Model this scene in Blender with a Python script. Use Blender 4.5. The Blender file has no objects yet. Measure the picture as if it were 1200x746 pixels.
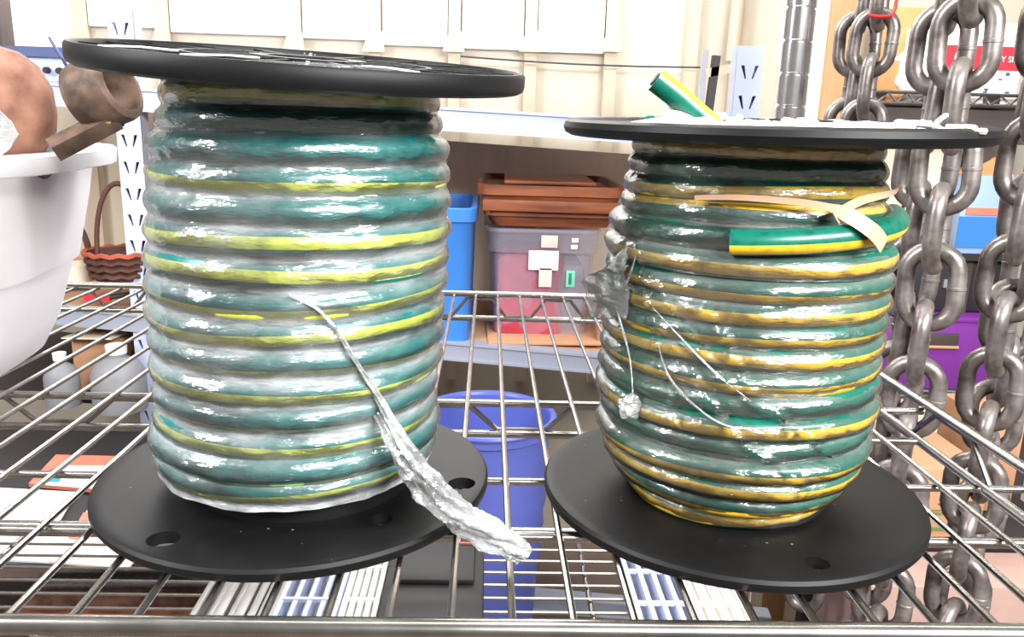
import bpy, bmesh, math, random
from mathutils import Vector, Matrix, noise
random.seed(7)
PI = math.pi
SC = bpy.context.scene
COL = SC.collection

# ------------------------------------------------------------------ camera
F, PITCH, ROLL, YAW, CAMH = 950.0, 0.238356, 0.030010, 0.033954, 0.197689
fw = Vector((math.sin(YAW)*math.cos(PITCH), math.cos(YAW)*math.cos(PITCH), -math.sin(PITCH)))
rt0 = Vector((math.cos(YAW), -math.sin(YAW), 0)); up0 = rt0.cross(fw)
RT = rt0*math.cos(ROLL)+up0*math.sin(ROLL); UP = up0*math.cos(ROLL)-rt0*math.sin(ROLL)
CAM = Vector((0, 0, CAMH))
cd = bpy.data.cameras.new('camera'); cam = bpy.data.objects.new('camera', cd); COL.objects.link(cam)
cd.sensor_width = 36; cd.lens = F/1200*36; cd.clip_start = .01
m = Matrix.Identity(4)
for i in range(3):
    m[i][0], m[i][1], m[i][2], m[i][3] = RT[i], UP[i], -fw[i], CAM[i]
cam.matrix_world = m
SC.camera = cam

def at(px, py, Y=None, Z=None):
    """the point of the place seen at a pixel, at a given depth or height"""
    d = fw+RT*((px-600)/F)-UP*((py-373)/F)
    t = Y/d.y if Y is not None else (Z-CAMH)/d.z
    return CAM+d*t

# ------------------------------------------------------------------ light
w = bpy.data.worlds.new('world'); SC.world = w; w.use_nodes = True
w.node_tree.nodes['Background'].inputs[0].default_value = (1, .98, .96, 1)
w.node_tree.nodes['Background'].inputs[1].default_value = .27
def area(name, loc, target, sx, sy, power, col=(1, 1, 1)):
    l = bpy.data.lights.new(name, 'AREA'); l.shape = 'RECTANGLE'; l.size = sx; l.size_y = sy
    l.energy = power; l.color = col
    o = bpy.data.objects.new(name, l); COL.objects.link(o); o.location = loc
    o.rotation_euler = (Vector(target)-Vector(loc)).to_track_quat('-Z', 'Y').to_euler()
    return o
area('fluorescent_lamp', (.95, -.85, 1.0), (0, .4, .1), 1.5, .32, 100)
area('fluorescent_lamp', (-1.7, -.2, 1.3), (-.1, .4, .1), .3, 1.3, 60)
area('fluorescent_lamp', (.1, .7, 2.1), (.1, .7, 0), 1.6, 1.2, 30)
area('wall_lamp', (-.35, 1.95, 1.15), (-.35, 2.2, .3), 1.9, .12, 34)
area('fluorescent_lamp', (.9, 1.0, 1.6), (1.0, 1.9, 0), 1.0, .3, 12)
SC.view_settings.view_transform = 'Standard'; SC.view_settings.look = 'None'
SC.view_settings.exposure = 0.15; SC.view_settings.gamma = 1
SC.cycles.max_bounces = 10; SC.cycles.transparent_max_bounces = 16
SC.cycles.caustics_reflective = False; SC.cycles.caustics_refractive = False

# ------------------------------------------------------------------ materials
def lin(c):
    f = lambda v: v/12.92 if v <= .04045 else ((v+.055)/1.055)**2.4
    return tuple(f(v/255) for v in c)+(1,)
def mat(name, rgb, rough=.5, metal=0, var=.0, scale=30, bump=0, rgb2=None, spec=.5, stretch=None, coat=0, trans=0):
    M = bpy.data.materials.new(name); M.use_nodes = True
    nt = M.node_tree; N = nt.nodes; L = nt.links; b = N['Principled BSDF']
    b.inputs['Roughness'].default_value = rough; b.inputs['Metallic'].default_value = metal
    b.inputs['Specular IOR Level'].default_value = spec
    b.inputs['Coat Weight'].default_value = coat
    b.inputs['Transmission Weight'].default_value = trans
    c = lin(rgb)
    tc = N.new('ShaderNodeTexCoord'); mp = N.new('ShaderNodeMapping'); L.new(tc.outputs['Object'], mp.inputs[0])
    if stretch: mp.inputs['Scale'].default_value = stretch
    no = N.new('ShaderNodeTexNoise'); no.inputs['Scale'].default_value = scale; no.inputs['Detail'].default_value = 5
    L.new(mp.outputs[0], no.inputs['Vector'])
    rp = N.new('ShaderNodeValToRGB')
    c2 = lin(rgb2) if rgb2 else tuple(v*(1-var) for v in c[:3])+(1,)
    rp.color_ramp.elements[0].position = .35; rp.color_ramp.elements[1].position = .65
    rp.color_ramp.elements[0].color = c2; rp.color_ramp.elements[1].color = c
    L.new(no.outputs['Fac'], rp.inputs[0]); L.new(rp.outputs[0], b.inputs['Base Color'])
    if bump:
        bp = N.new('ShaderNodeBump'); bp.inputs['Strength'].default_value = bump; bp.inputs['Distance'].default_value = .002
        L.new(no.outputs['Fac'], bp.inputs['Height']); L.new(bp.outputs[0], b.inputs['Normal'])
    return M

M = {}
M['chrome'] = mat('chrome_wire', (172, 168, 162), .26, 1, .25, 60)
M['post'] = mat('chrome_post', (240, 238, 238), .16, 1, .1, 40)
M['chain'] = mat('chain_steel', (158, 150, 146), .36, .6, .45, 45, .25, rgb2=(96, 86, 82))
M['black'] = mat('black_plastic', (17, 17, 18), .5, 0, .35, 35, .05, spec=.25)
M['wallcream'] = mat('cream_wall', (196, 186, 168), .8, 0, .1, 6)
M['wallwhite'] = mat('white_insulation', (246, 244, 240), .8, 0, .03, 6)
M['rib'] = mat('tan_rib', (186, 170, 148), .7, 0, .1, 12)
M['floor'] = mat('brown_concrete', (120, 102, 92), .8, 0, .3, 5, .1)
M['greysteel'] = mat('grey_painted_steel', (158, 162, 176), .42, 0, .08, 10)
M['whitesteel'] = mat('pale_painted_steel', (190, 198, 224), .4, 0, .05, 10)
M['darkhole'] = mat('dark_inside', (30, 30, 36), .8)
M['bin'] = mat('white_bin', (240, 238, 240), .38, 0, .05, 14)
_n = M['bin'].node_tree; _t = _n.nodes.new('ShaderNodeBsdfTranslucent'); _t.inputs[0].default_value = (.95, .94, .95, 1)
_x = _n.nodes.new('ShaderNodeMixShader'); _x.inputs[0].default_value = .45
_n.links.new(_n.nodes['Principled BSDF'].outputs[0], _x.inputs[1]); _n.links.new(_t.outputs[0], _x.inputs[2]); _n.links.new(_x.outputs[0], _n.nodes['Material Output'].inputs[0])
M['rust'] = mat('rusty_iron', (132, 92, 76), .75, 0, 0, 60, .6, rgb2=(84, 56, 46))
M['rustlight'] = mat('pale_rusty_iron', (156, 112, 92), .75, 0, 0, 45, .5, rgb2=(108, 70, 54))
M['iron'] = mat('brown_iron', (112, 90, 76), .6, .25, 0, 70, .6, rgb2=(66, 50, 42))
M['chalk'] = mat('yellow_chalk', (180, 140, 70), .9, 0, .2, 90)
M['blue'] = mat('blue_plastic', (62, 128, 208), .4, 0, .06, 8)
M['royal'] = mat('royal_blue_plastic', (98, 110, 194), .35, 0, .06, 8)
M['wood'] = mat('rust_brown_tray', (158, 88, 50), .6, 0, 0, 9, .15, rgb2=(104, 54, 32), stretch=(1, 6, 6))
M['redstuff'] = mat('red_cloth', (196, 60, 76), .8, 0, .3, 20)
M['paper'] = mat('white_paper', (245, 244, 238), .8, 0, .04, 20)
M['pinkpaper'] = mat('pinkish_paper', (240, 216, 202), .8, 0, .1, 20)
M['green'] = mat('green_tag', (120, 214, 180), .6)
M['darkgreen'] = mat('dark_green_tag', (60, 120, 104), .6)
M['carton'] = mat('brown_cardboard', (196, 148, 112), .85, 0, .12, 14)
M['orangecard'] = mat('orange_cardboard', (222, 150, 98), .85, 0, .15, 14)
M['tan'] = mat('tan_board', (186, 140, 98), .75, 0, .2, 8, .1, stretch=(6, 6, 1))
M['purple'] = mat('purple_plastic', (124, 52, 146), .4, 0, .1, 8)
M['red'] = mat('red_print', (226, 40, 56), .6, 0, .06, 10)
M['orange'] = mat('orange_print', (238, 134, 106), .6, 0, .2, 14)
M['cyan'] = mat('cyan_print', (60, 170, 205), .6, 0, .2, 30)
M['cream'] = mat('cream_plastic', (236, 224, 200), .6, 0, .04, 8)
M['charcoal'] = mat('charcoal', (44, 40, 42), .6, 0, .2, 8)
M['darkbrown'] = mat('dark_brown_steel', (74, 62, 58), .6, 0, .2, 8)
M['navy'] = mat('navy_strip', (72, 84, 122), .5, 0, .1, 8)
M['bluegrey'] = mat('pale_blue_plastic', (158, 184, 222), .4, 0, .1, 8)
M['basket'] = mat('brown_wicker', (92, 56, 44), .7, 0, .4, 60, .4)
M['terracotta'] = mat('terracotta', (172, 82, 58), .6, 0, .2, 20)
M['greenprint'] = mat('green_print', (106, 124, 70), .8)
M['ink'] = mat('dark_ink', (70, 60, 44), .8)
M['greyplastic'] = mat('grey_plastic', (150, 150, 154), .5, 0, .15, 12)
M['stringred'] = mat('red_plastic_tie', (206, 40, 40), .4)
M['pinkcard'] = mat('pinkish_cardboard', (186, 154, 142), .85, 0, .12, 14)
M['wallshade'] = mat('wall_shade_tone', (214, 202, 188), .8, 0, .12, 6, stretch=(4, 1, .6))  # tone of the sheet standing in for shade on the wall
M['rustorange'] = mat('orange_rust', (190, 120, 84), .7, 0, 0, 30, .4, rgb2=(140, 70, 48))
M['tape'] = mat('tan_tape', (206, 164, 132), .35, 0, .1, 60, .3)
M['shred'] = mat('torn_white_paper', (240, 234, 226), .85, 0, .12, 40, .3)
M['galv'] = mat('galvanised_tube', (176, 174, 172), .4, .8, .3, 20, stretch=(8, 1, 8))

def cable_mat(name, g, y, half, dirt):
    X = bpy.data.materials.new(name); X.use_nodes = True; nt = X.node_tree; N = nt.nodes; L = nt.links
    b = N['Principled BSDF']; b.inputs['Roughness'].default_value = .32
    uv = N.new('ShaderNodeUVMap'); sp = N.new('ShaderNodeSeparateXYZ'); L.new(uv.outputs[0], sp.inputs[0])
    def math_(op, a, bb=None):
        n = N.new('ShaderNodeMath'); n.operation = op
        if isinstance(a, (int, float)): n.inputs[0].default_value = a
        else: L.new(a, n.inputs[0])
        if bb is not None:
            if isinstance(bb, (int, float)): n.inputs[1].default_value = bb
            else: L.new(bb, n.inputs[1])
        return n.outputs[0]
    fr = math_('FRACT', sp.outputs['Y']); ab = math_('ABSOLUTE', math_('SUBTRACT', fr, .5))
    lt = math_('LESS_THAN', ab, half)
    mx = N.new('ShaderNodeMix'); mx.data_type = 'RGBA'; L.new(lt, mx.inputs[0])
    mx.inputs[6].default_value = lin(g); mx.inputs[7].default_value = lin(y)
    tc = N.new('ShaderNodeTexCoord'); no = N.new('ShaderNodeTexNoise'); no.inputs['Scale'].default_value = 220; no.inputs['Detail'].default_value = 6
    L.new(tc.outputs['Object'], no.inputs['Vector'])
    rp = N.new('ShaderNodeValToRGB'); rp.color_ramp.elements[0].position = .3; rp.color_ramp.elements[1].position = .5
    rp.color_ramp.elements[0].color = (1-dirt, 1-dirt, 1-dirt, 1); rp.color_ramp.elements[1].color = (1, 1, 1, 1)
    L.new(no.outputs['Fac'], rp.inputs[0])
    mu = N.new('ShaderNodeMix'); mu.data_type = 'RGBA'; mu.blend_type = 'MULTIPLY'; mu.inputs[0].default_value = 1
    L.new(mx.outputs[2], mu.inputs[6]); L.new(rp.outputs[0], mu.inputs[7]); L.new(mu.outputs[2], b.inputs['Base Color'])
    return X
M['cable_teal'] = cable_mat('teal_and_lime_cable', (6, 114, 110), (208, 218, 84), .062, .25)
M['cable_green'] = cable_mat('green_and_yellow_cable', (12, 100, 82), (234, 190, 52), .078, .35)

def film_mat(name, haze_lo, haze_hi, hz=(.92, .95, .96), gloss=.07, bump=.5, tint=.97, slack=False, fmin=.15):
    """clear stretch film: see-through, glossy, creased, milky in places"""
    X = bpy.data.materials.new(name); X.use_nodes = True; nt = X.node_tree; N = nt.nodes; L = nt.links
    N.remove(N['Principled BSDF']); out = N['Material Output']
    tc = N.new('ShaderNodeTexCoord'); mp = N.new('ShaderNodeMapping'); mp.inputs['Scale'].default_value = (1, 1, 3.2)
    L.new(tc.outputs['Object'], mp.inputs[0])
    n1 = N.new('ShaderNodeTexNoise'); n1.inputs['Scale'].default_value = 60; n1.inputs['Detail'].default_value = 3; n1.inputs['Roughness'].default_value = .6
    L.new(mp.outputs[0], n1.inputs['Vector'])
    n2 = N.new('ShaderNodeTexNoise'); n2.inputs['Scale'].default_value = 13; n2.inputs['Detail'].default_value = 7; n2.inputs['Roughness'].default_value = .65
    L.new(mp.outputs[0], n2.inputs['Vector'])
    bp = N.new('ShaderNodeBump'); bp.inputs['Strength'].default_value = bump; bp.inputs['Distance'].default_value = .003
    L.new(n1.outputs['Fac'], bp.inputs['Height'])
    tr = N.new('ShaderNodeBsdfTransparent'); tr.inputs[0].default_value = (tint, tint, tint, 1)
    gl = N.new('ShaderNodeBsdfGlossy'); gl.inputs['Roughness'].default_value = gloss; L.new(bp.outputs[0], gl.inputs['Normal'])
    gb = N.new('ShaderNodeBsdfGlossy'); gb.inputs['Roughness'].default_value = .3; L.new(bp.outputs[0], gb.inputs['Normal'])
    gm = N.new('ShaderNodeMixShader'); gm.inputs[0].default_value = .4; L.new(gl.outputs[0], gm.inputs[1]); L.new(gb.outputs[0], gm.inputs[2])
    df = N.new('ShaderNodeBsdfDiffuse'); df.inputs[0].default_value = hz+(1,); L.new(bp.outputs[0], df.inputs['Normal'])
    lw = N.new('ShaderNodeFresnel'); lw.inputs['IOR'].default_value = 1.55; L.new(bp.outputs[0], lw.inputs['Normal'])
    mr = N.new('ShaderNodeMapRange'); mr.inputs['From Min'].default_value = 0; mr.inputs['From Max'].default_value = 1
    mr.inputs['To Min'].default_value = fmin; mr.inputs['To Max'].default_value = .9; L.new(lw.outputs[0], mr.inputs['Value'])
    hr = N.new('ShaderNodeMapRange'); hr.inputs['From Min'].default_value = .38; hr.inputs['From Max'].default_value = .68
    hr.inputs['To Min'].default_value = haze_lo; hr.inputs['To Max'].default_value = haze_hi; L.new(n2.outputs['Fac'], hr.inputs['Value'])
    at_ = N.new('ShaderNodeAttribute'); at_.attribute_name = 'slack'
    ml = N.new('ShaderNodeMath'); ml.operation = 'MULTIPLY'; L.new(hr.outputs[0], ml.inputs[0])
    if slack: L.new(at_.outputs['Fac'], ml.inputs[1])
    else: ml.inputs[1].default_value = 1
    m1 = N.new('ShaderNodeMixShader'); L.new(ml.outputs[0], m1.inputs[0]); L.new(tr.outputs[0], m1.inputs[1]); L.new(df.outputs[0], m1.inputs[2])
    m2 = N.new('ShaderNodeMixShader'); L.new(mr.outputs[0], m2.inputs[0]); L.new(m1.outputs[0], m2.inputs[1]); L.new(gm.outputs[0], m2.inputs[2])
    L.new(m2.outputs[0], out.inputs[0])
    return X
M['film_hazy'] = film_mat('hazy_stretch_film', .06, .52, slack=True)
M['film_clear'] = film_mat('clear_stretch_film', .02, .26, hz=(.88, .88, .84), slack=True)
M['film_tail'] = film_mat('bunched_stretch_film', .12, .55, gloss=.14, bump=.8, fmin=.26)
M['film_loose'] = film_mat('loose_stretch_film', .05, .3, gloss=.1, bump=.6)
def tote_mat():
    X = bpy.data.materials.new('clear_tote'); X.use_nodes = True; nt = X.node_tree; N = nt.nodes; L = nt.links
    N.remove(N['Principled BSDF']); out = N['Material Output']
    tr = N.new('ShaderNodeBsdfTransparent'); df = N.new('ShaderNodeBsdfPrincipled')
    df.inputs['Base Color'].default_value = lin((196, 190, 208)); df.inputs['Roughness'].default_value = .3
    mx = N.new('ShaderNodeMixShader'); mx.inputs[0].default_value = .2
    L.new(tr.outputs[0], mx.inputs[1]); L.new(df.outputs[0], mx.inputs[2]); L.new(mx.outputs[0], out.inputs[0])
    return X
M['tote'] = tote_mat()

def dusty(X, amt):
    nt = X.node_tree; N = nt.nodes; L = nt.links; b = N['Principled BSDF']
    src = b.inputs['Base Color'].links[0].from_socket
    tc = N.new('ShaderNodeTexCoord'); v = N.new('ShaderNodeTexVoronoi'); v.inputs['Scale'].default_value = 150
    L.new(tc.outputs['Object'], v.inputs['Vector'])
    rp = N.new('ShaderNodeValToRGB'); rp.color_ramp.elements[0].position = .03; rp.color_ramp.elements[1].position = .12
    rp.color_ramp.elements[0].color = (1, 1, 1, 1); rp.color_ramp.elements[1].color = (0, 0, 0, 1); L.new(v.outputs['Distance'], rp.inputs[0])
    n = N.new('ShaderNodeTexNoise'); n.inputs['Scale'].default_value = 60; L.new(tc.outputs['Object'], n.inputs['Vector'])
    g = N.new('ShaderNodeMath'); g.operation = 'GREATER_THAN'; g.inputs[1].default_value = .58; L.new(n.outputs['Fac'], g.inputs[0])
    mu = N.new('ShaderNodeMath'); mu.operation = 'MULTIPLY'; L.new(rp.outputs[0], mu.inputs[0]); L.new(g.outputs[0], mu.inputs[1])
    m2 = N.new('ShaderNodeMath'); m2.operation = 'MULTIPLY'; m2.inputs[1].default_value = amt; L.new(mu.outputs[0], m2.inputs[0])
    mx = N.new('ShaderNodeMix'); mx.data_type = 'RGBA'; L.new(m2.outputs[0], mx.inputs[0]); L.new(src, mx.inputs[6]); mx.inputs[7].default_value = (.5, .47, .42, 1)
    L.new(mx.outputs[2], b.inputs['Base Color'])
dusty(M['black'], .5)

# ------------------------------------------------------------------ builders
def thing(name, label, cat, loc=(0, 0, 0), group=None, rz=0):
    o = bpy.data.objects.new(name, None); COL.objects.link(o); o.location = loc; o.rotation_euler = (0, 0, rz)
    o.empty_display_size = .02
    o['label'] = label; o['category'] = cat
    if group: o['group'] = group
    return o
def tag(o, label, cat, group=None):
    o['label'] = label; o['category'] = cat
    if group: o['group'] = group
    return o
def mesh_from(bm, name, material, smooth=True, ang=40):
    me = bpy.data.meshes.new(name); bmesh.ops.recalc_face_normals(bm, faces=bm.faces); bm.to_mesh(me); bm.free()
    for mm in (material if isinstance(material, (list, tuple)) else [material]): me.materials.append(mm)
    if smooth:
        me.polygons.foreach_set('use_smooth', [True]*len(me.polygons))
        me.set_sharp_from_angle(angle=math.radians(ang))
    return me
def link(name, me, parent=None, loc=None, rot=None):
    o = bpy.data.objects.new(name, me); COL.objects.link(o)
    if parent: o.parent = parent
    if loc is not None: o.location = loc
    if rot is not None: o.rotation_euler = rot
    return o
def obj(name, bm, material, parent=None, loc=None, rot=None, smooth=True, label=None):
    o = link(name, mesh_from(bm, name, material, smooth), parent, loc, rot)
    if label: o['label'] = label
    return o
def local(p, parent):
    return Vector(p)-parent.location
def box(bm, c, s, rz=0, bev=0, taper=1):
    """box centre c, full size s; taper scales the bottom"""
    vs = []
    for z in (-.5, .5):
        k = taper if z < 0 else 1
        for x, y in ((-.5, -.5), (.5, -.5), (.5, .5), (-.5, .5)):
            px, py = x*s[0]*k, y*s[1]*k
            vs.append(bm.verts.new((c[0]+px*math.cos(rz)-py*math.sin(rz), c[1]+px*math.sin(rz)+py*math.cos(rz), c[2]+z*s[2])))
    fs = [bm.faces.new([vs[i] for i in q]) for q in ((3, 2, 1, 0), (4, 5, 6, 7), (0, 1, 5, 4), (1, 2, 6, 5), (2, 3, 7, 6), (3, 0, 4, 7))]
    if bev:
        es = {e for f in fs for e in f.edges}
        bmesh.ops.bevel(bm, geom=list(es), offset=bev, segments=2, affect='EDGES', profile=.5)
    return bm
def B(c, s, rz=0, bev=0, taper=1):
    return box(bmesh.new(), c, s, rz, bev, taper)
def tube(bm, pts, r, n=8, cap=True, closed=False, uv=None, stripe=None, upv=None, wob=None):
    """swept tube; uv layer stores (length, angle) so that a stripe can follow the cable"""
    pts = [Vector(p) for p in pts]; K = len(pts); rings = []; frames = []
    U = Vector((0, 0, 1)); length = 0
    for i, p in enumerate(pts):
        a = pts[(i-1) % K] if (closed or i) else p
        b = pts[(i+1) % K] if (closed or i < K-1) else p
        t = (b-a).normalized()
        if upv: u = upv(i, p, t)
        else:
            u = U-t*U.dot(t)
            if u.length < 1e-3: u = Vector((1, 0, 0))-t*t.x
            if i == 0 or not frames: pass
            else:
                pu = frames[-1]; u = pu-t*pu.dot(t)
                if u.length < 1e-4: u = U-t*U.dot(t)
        u.normalize(); frames.append(u); v = t.cross(u)
        rr = r[i] if isinstance(r, (list, tuple)) else r
        ring = []
        for k in range(n):
            an = 2*PI*k/n; q = rr*(wob(i, k) if wob else 1)
            ring.append(bm.verts.new(p+u*(math.cos(an)*q)+v*(math.sin(an)*q)))
        rings.append(ring)
    L = [0]
    for i in range(1, K): L.append(L[-1]+(pts[i]-pts[i-1]).length)
    lay = bm.loops.layers.uv.verify() if uv else None
    for i in range(K if closed else K-1):
        j = (i+1) % K
        for k in range(n):
            k2 = (k+1) % n
            f = bm.faces.new((rings[i][k], rings[i][k2], rings[j][k2], rings[j][k]))
            if lay:
                vals = ((L[i], k/n-stripe[i]+.5), (L[i], (k+1)/n-stripe[i]+.5), (L[j], (k+1)/n-stripe[j]+.5), (L[j], k/n-stripe[j]+.5))
                for lp, c in zip(f.loops, vals): lp[lay].uv = c
    if cap and not closed:
        bm.faces.new(rings[0][::-1]); bm.faces.new(rings[-1])
    return bm
def T(pts, r, n=8, **k):
    return tube(bmesh.new(), pts, r, n, **k)
def lathe(bm, prof, n=48, c=(0, 0, 0), cap=True):
    """revolve (radius, z) about z through c"""
    rings = []
    for r, z in prof:
        if r < 1e-6: rings.append([bm.verts.new((c[0], c[1], c[2]+z))])
        else: rings.append([bm.verts.new((c[0]+r*math.cos(2*PI*k/n), c[1]+r*math.sin(2*PI*k/n), c[2]+z)) for k in range(n)])
    for a, b in zip(rings, rings[1:]):
        for k in range(n):
            k2 = (k+1) % n
            if len(a) == 1 and len(b) == 1: continue
            if len(a) == 1: bm.faces.new((a[0], b[k2], b[k]))
            elif len(b) == 1: bm.faces.new((a[k], a[k2], b[0]))
            else: bm.faces.new((a[k], a[k2], b[k2], b[k]))
    return bm
def prism(bm, poly, y0, y1):
    """polygon in x,z pushed along y"""
    a = [bm.verts.new((x, y0, z)) for x, z in poly]; b = [bm.verts.new((x, y1, z)) for x, z in poly]
    bm.faces.new(a); bm.faces.new(b[::-1])
    for i in range(len(poly)):
        j = (i+1) % len(poly); bm.faces.new((a[j], a[i], b[i], b[j]))
    return bm
def shell(bm, prof, n=4, N=64, sx=1, sy=1, c=(0, 0, 0)):
    """superellipse loft of (halfsize scale, z) rings, open or closed by its profile"""
    rings = []
    for s, z in prof:
        ring = []
        for k in range(N):
            t = 2*PI*k/N; ct, st = math.cos(t), math.sin(t)
            x = math.copysign(abs(ct)**(2/n), ct)*(sx+s); y = math.copysign(abs(st)**(2/n), st)*(sy+s)
            ring.append(bm.verts.new((c[0]+x, c[1]+y, c[2]+z)))
        rings.append(ring)
    for a, b in zip(rings, rings[1:]):
        for k in range(N): bm.faces.new((a[k], a[(k+1) % N], b[(k+1) % N], b[k]))
    bm.faces.new(rings[-1]); 
    return bm
def cut(o, cutter_bm):
    """cut the mesh of o with the shapes in cutter_bm, bake, drop the cutter"""
    bmesh.ops.recalc_face_normals(cutter_bm, faces=cutter_bm.faces)
    me = bpy.data.meshes.new('cut'); cutter_bm.to_mesh(me); cutter_bm.free()
    c = bpy.data.objects.new('cut', me); COL.objects.link(c)
    c.parent = o.parent; c.location = o.location; c.rotation_euler = o.rotation_euler
    md = o.modifiers.new('b', 'BOOLEAN'); md.operation = 'DIFFERENCE'; md.object = c; md.solver = 'EXACT'
    dg = bpy.context.evaluated_depsgraph_get()
    new = bpy.data.meshes.new_from_object(o.evaluated_get(dg))
    o.modifiers.clear(); o.data = new
    bpy.data.objects.remove(c)
def bar(bm, a, b, wdt, hgt, up=(0, 0, 1)):
    """rectangular bar from a to b"""
    a, b = Vector(a), Vector(b); t = (b-a).normalized(); u = Vector(up); u = (u-t*u.dot(t)).normalized(); v = t.cross(u)
    vs = [bm.verts.new(p+u*(su*hgt/2)+v*(sv*wdt/2)) for p in (a, b) for su, sv in ((-1, -1), (-1, 1), (1, 1), (1, -1))]
    for q in ((0, 1, 2, 3), (7, 6, 5, 4), (0, 4, 5, 1), (1, 5, 6, 2), (2, 6, 7, 3), (3, 7, 4, 0)): bm.faces.new([vs[i] for i in q])
    return bm
def struct(name, bm, material, parent=None, smooth=False):
    o = obj(name, bm, material, parent, smooth=smooth)
    if not parent: o['kind'] = 'structure'
    return o
def text(name, s, size, loc, rot, material, parent, ext=.0004):
    c = bpy.data.curves.new(name, 'FONT'); c.body = s; c.size = size; c.extrude = ext; c.align_x = 'CENTER'; c.align_y = 'CENTER'
    c.materials.append(material); o = bpy.data.objects.new(name, c); COL.objects.link(o)
    dg = bpy.context.evaluated_depsgraph_get(); me = bpy.data.meshes.new_from_object(o.evaluated_get(dg))
    bpy.data.objects.remove(o); o = bpy.data.objects.new(name, me); COL.objects.link(o)
    o.parent = parent; o.location = loc; o.rotation_euler = rot
    return o

# ------------------------------------------------------------------ setting
WY = 2.16
FLOOR = -1.0
struct('floor', B((0, 1.2, FLOOR-.05), (8, 6, .1)), M['floor'])
wall = struct('wall_back', B((0, WY+.06, .6), (8, .1, 3.2)), M['wallcream'])
ribpx = [-90, 5, 98, 193, 347, 440, 533, 622, 716, 810, 865, 985]
ribx = [at(p, 40, WY).x for p in ribpx]
zt = 1.6
ribme = mesh_from(B((0, WY-.006, .55), (.03, .034, 2.1)), 'rib', M['rib'], False)
for x in ribx: link('rib', ribme, wall, (x, 0, 0))
def zat(px, py, Y=WY): return at(px, py, Y).z
for (a, b, by) in ((-90, 98, 58), (98, 193, 36), (193, 347, 44), (347, 440, 50), (440, 533, 58), (533, 622, 62), (622, 716, 66)):
    x0, x1 = at(a, 40, WY).x+.018, at(b, 40, WY).x-.018
    z0 = zat((a+b)/2, by-4)
    struct('panel', B(((x0+x1)/2, WY, (z0+zt)/2), (x1-x0, .018, zt-z0), bev=.002), M['wallwhite'], wall)
# slanted tan slabs shaped as the shadows at the rib feet
for p, x in list(zip(ribpx, ribx))[2:9]:
    z0 = zat(p, 62); z1 = zat(p, 38)
    bm = bmesh.new(); prism(bm, [(x-.03, z0), (x+.026, z0), (x+.02, z1), (x-.012, z1)], WY-.034, WY-.022)
    struct('rib_shadow', bm, M['rib'], wall)
pa, pb = at(540, 66, WY-.05), at(826, 79, WY-.05)
tag(obj('hanging_cable', T([pa+(pb-pa)*t-Vector((0, 0, .006*math.sin(PI*t))) for t in [i/14 for i in range(15)]], .0022, 6), M['charcoal']),
    'thin dark cable strung along the cream wall above the pale shelf beam', 'cable')
cd_a, cd_b = at(858, 72, WY-.03), at(872, -60, WY-.03)
tag(obj('wall_pipe', T([cd_a, cd_b], .017, 12), M['rib']), 'tan pipe running up the cream wall beside the slotted upright', 'pipe')
t = thing('wall_bracket', 'dark bracket post with a pale arm reaching to the slotted upright', 'bracket', at(822, 100, 1.75))
o = t.location
obj('post', bar(bmesh.new(), (0, 0, -.09), (.003, 0, .07), .012, .012, (0, 1, 0)), M['greyplastic'], t)
obj('clip', bar(bmesh.new(), (.018, 0, -.08), (.026, 0, .06), .016, .014, (0, 1, 0)), M['charcoal'], t)
obj('arm', bar(bmesh.new(), local(at(826, 86, 1.75), t), local(at(868, 78, 1.75), t), .014, .018), M['rib'], t)

# ------------------------------------------------------------------ chrome wire shelf
S = .0254
X0 = -.0116; YF, YB, YM = .2874, .9211, .5673
XR = .3303; XL = -.889
sh = thing('wire_shelf', 'chrome wire shelf carrying the two cable spools and the white bin', 'shelf', (0, YF, 0))
lc = lambda *p: Vector(p)-sh.location
wl = YB-YF
wire_me = mesh_from(T([(0, -.003, 0), (0, .02, 0), (0, wl-.02, 0), (0, wl+.003, 0)], .00175, 8), 'shelf_wire', M['chrome'])
k = -34
while X0+k*S < XR-.012:
    link('shelf_wire', wire_me, sh, (X0+k*S, 0, -.00175)); k += 1
RR = .0034
def rail(nm, a, b, r=RR): obj(nm, T([lc(*a), lc(*b)], r, 12), M['chrome'], sh)
rail('front_rail', (XL, YF-.003, .0012), (XR, YF-.003, .0012), .0042)
rail('front_lower_rail', (XL, YF-.004, -.028), (XR, YF-.004, -.028))
rail('back_rail', (XL, YB+.003, .0016), (XR, YB+.003, .0016))
rail('back_lower_rail', (XL, YB+.003, -.0275), (XR, YB+.003, -.0275))
rail('side_rail', (XR, YF, .0016), (XR, YB, .0016))
rail('side_lower_rail', (XR, YF, -.0285), (XR, YB, -.0285))
rail('side_rail', (XL, YF, .0016), (XL, YB, .0016))
rail('middle_rail', (XL, YM, -.005), (XR, YM, -.005), .0028)
rail('middle_lower_rail', (XL, YM-.004, -.0275), (XR, YM-.004, -.0275), .0028)
rail('cross_rod', (XL, .372, -.0062), (XR, .372, -.0062), .0029)
rail('cross_rod', (XL, .435, -.0055), (XR, .435, -.0055), .0022)
def truss(a, b, z0, z1, step, ph=0):
    a, b = Vector(a), Vector(b); n = int((b-a).length/step); pts = []
    d = (b-a).normalized()
    for i in range(n):
        for s_, z in ((.36, z0), (.5, z0), (.86, z1), (1.0, z1)) if i % 2 else ((.36, z1), (.5, z1), (.86, z0), (1.0, z0)):
            p = a+d*((i+s_+ph)*step)
            if (p-a).length < (b-a).length: p.z = z; pts.append(lc(*p))
    obj('truss', T(pts, .002, 6), M['chrome'], sh)
truss((XL, YB+.002, 0), (XR, YB+.002, 0), -.004, -.025, .046, -.02)
truss((XL, YF-.003, 0), (XR, YF-.003, 0), -.004, -.025, .046)
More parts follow.
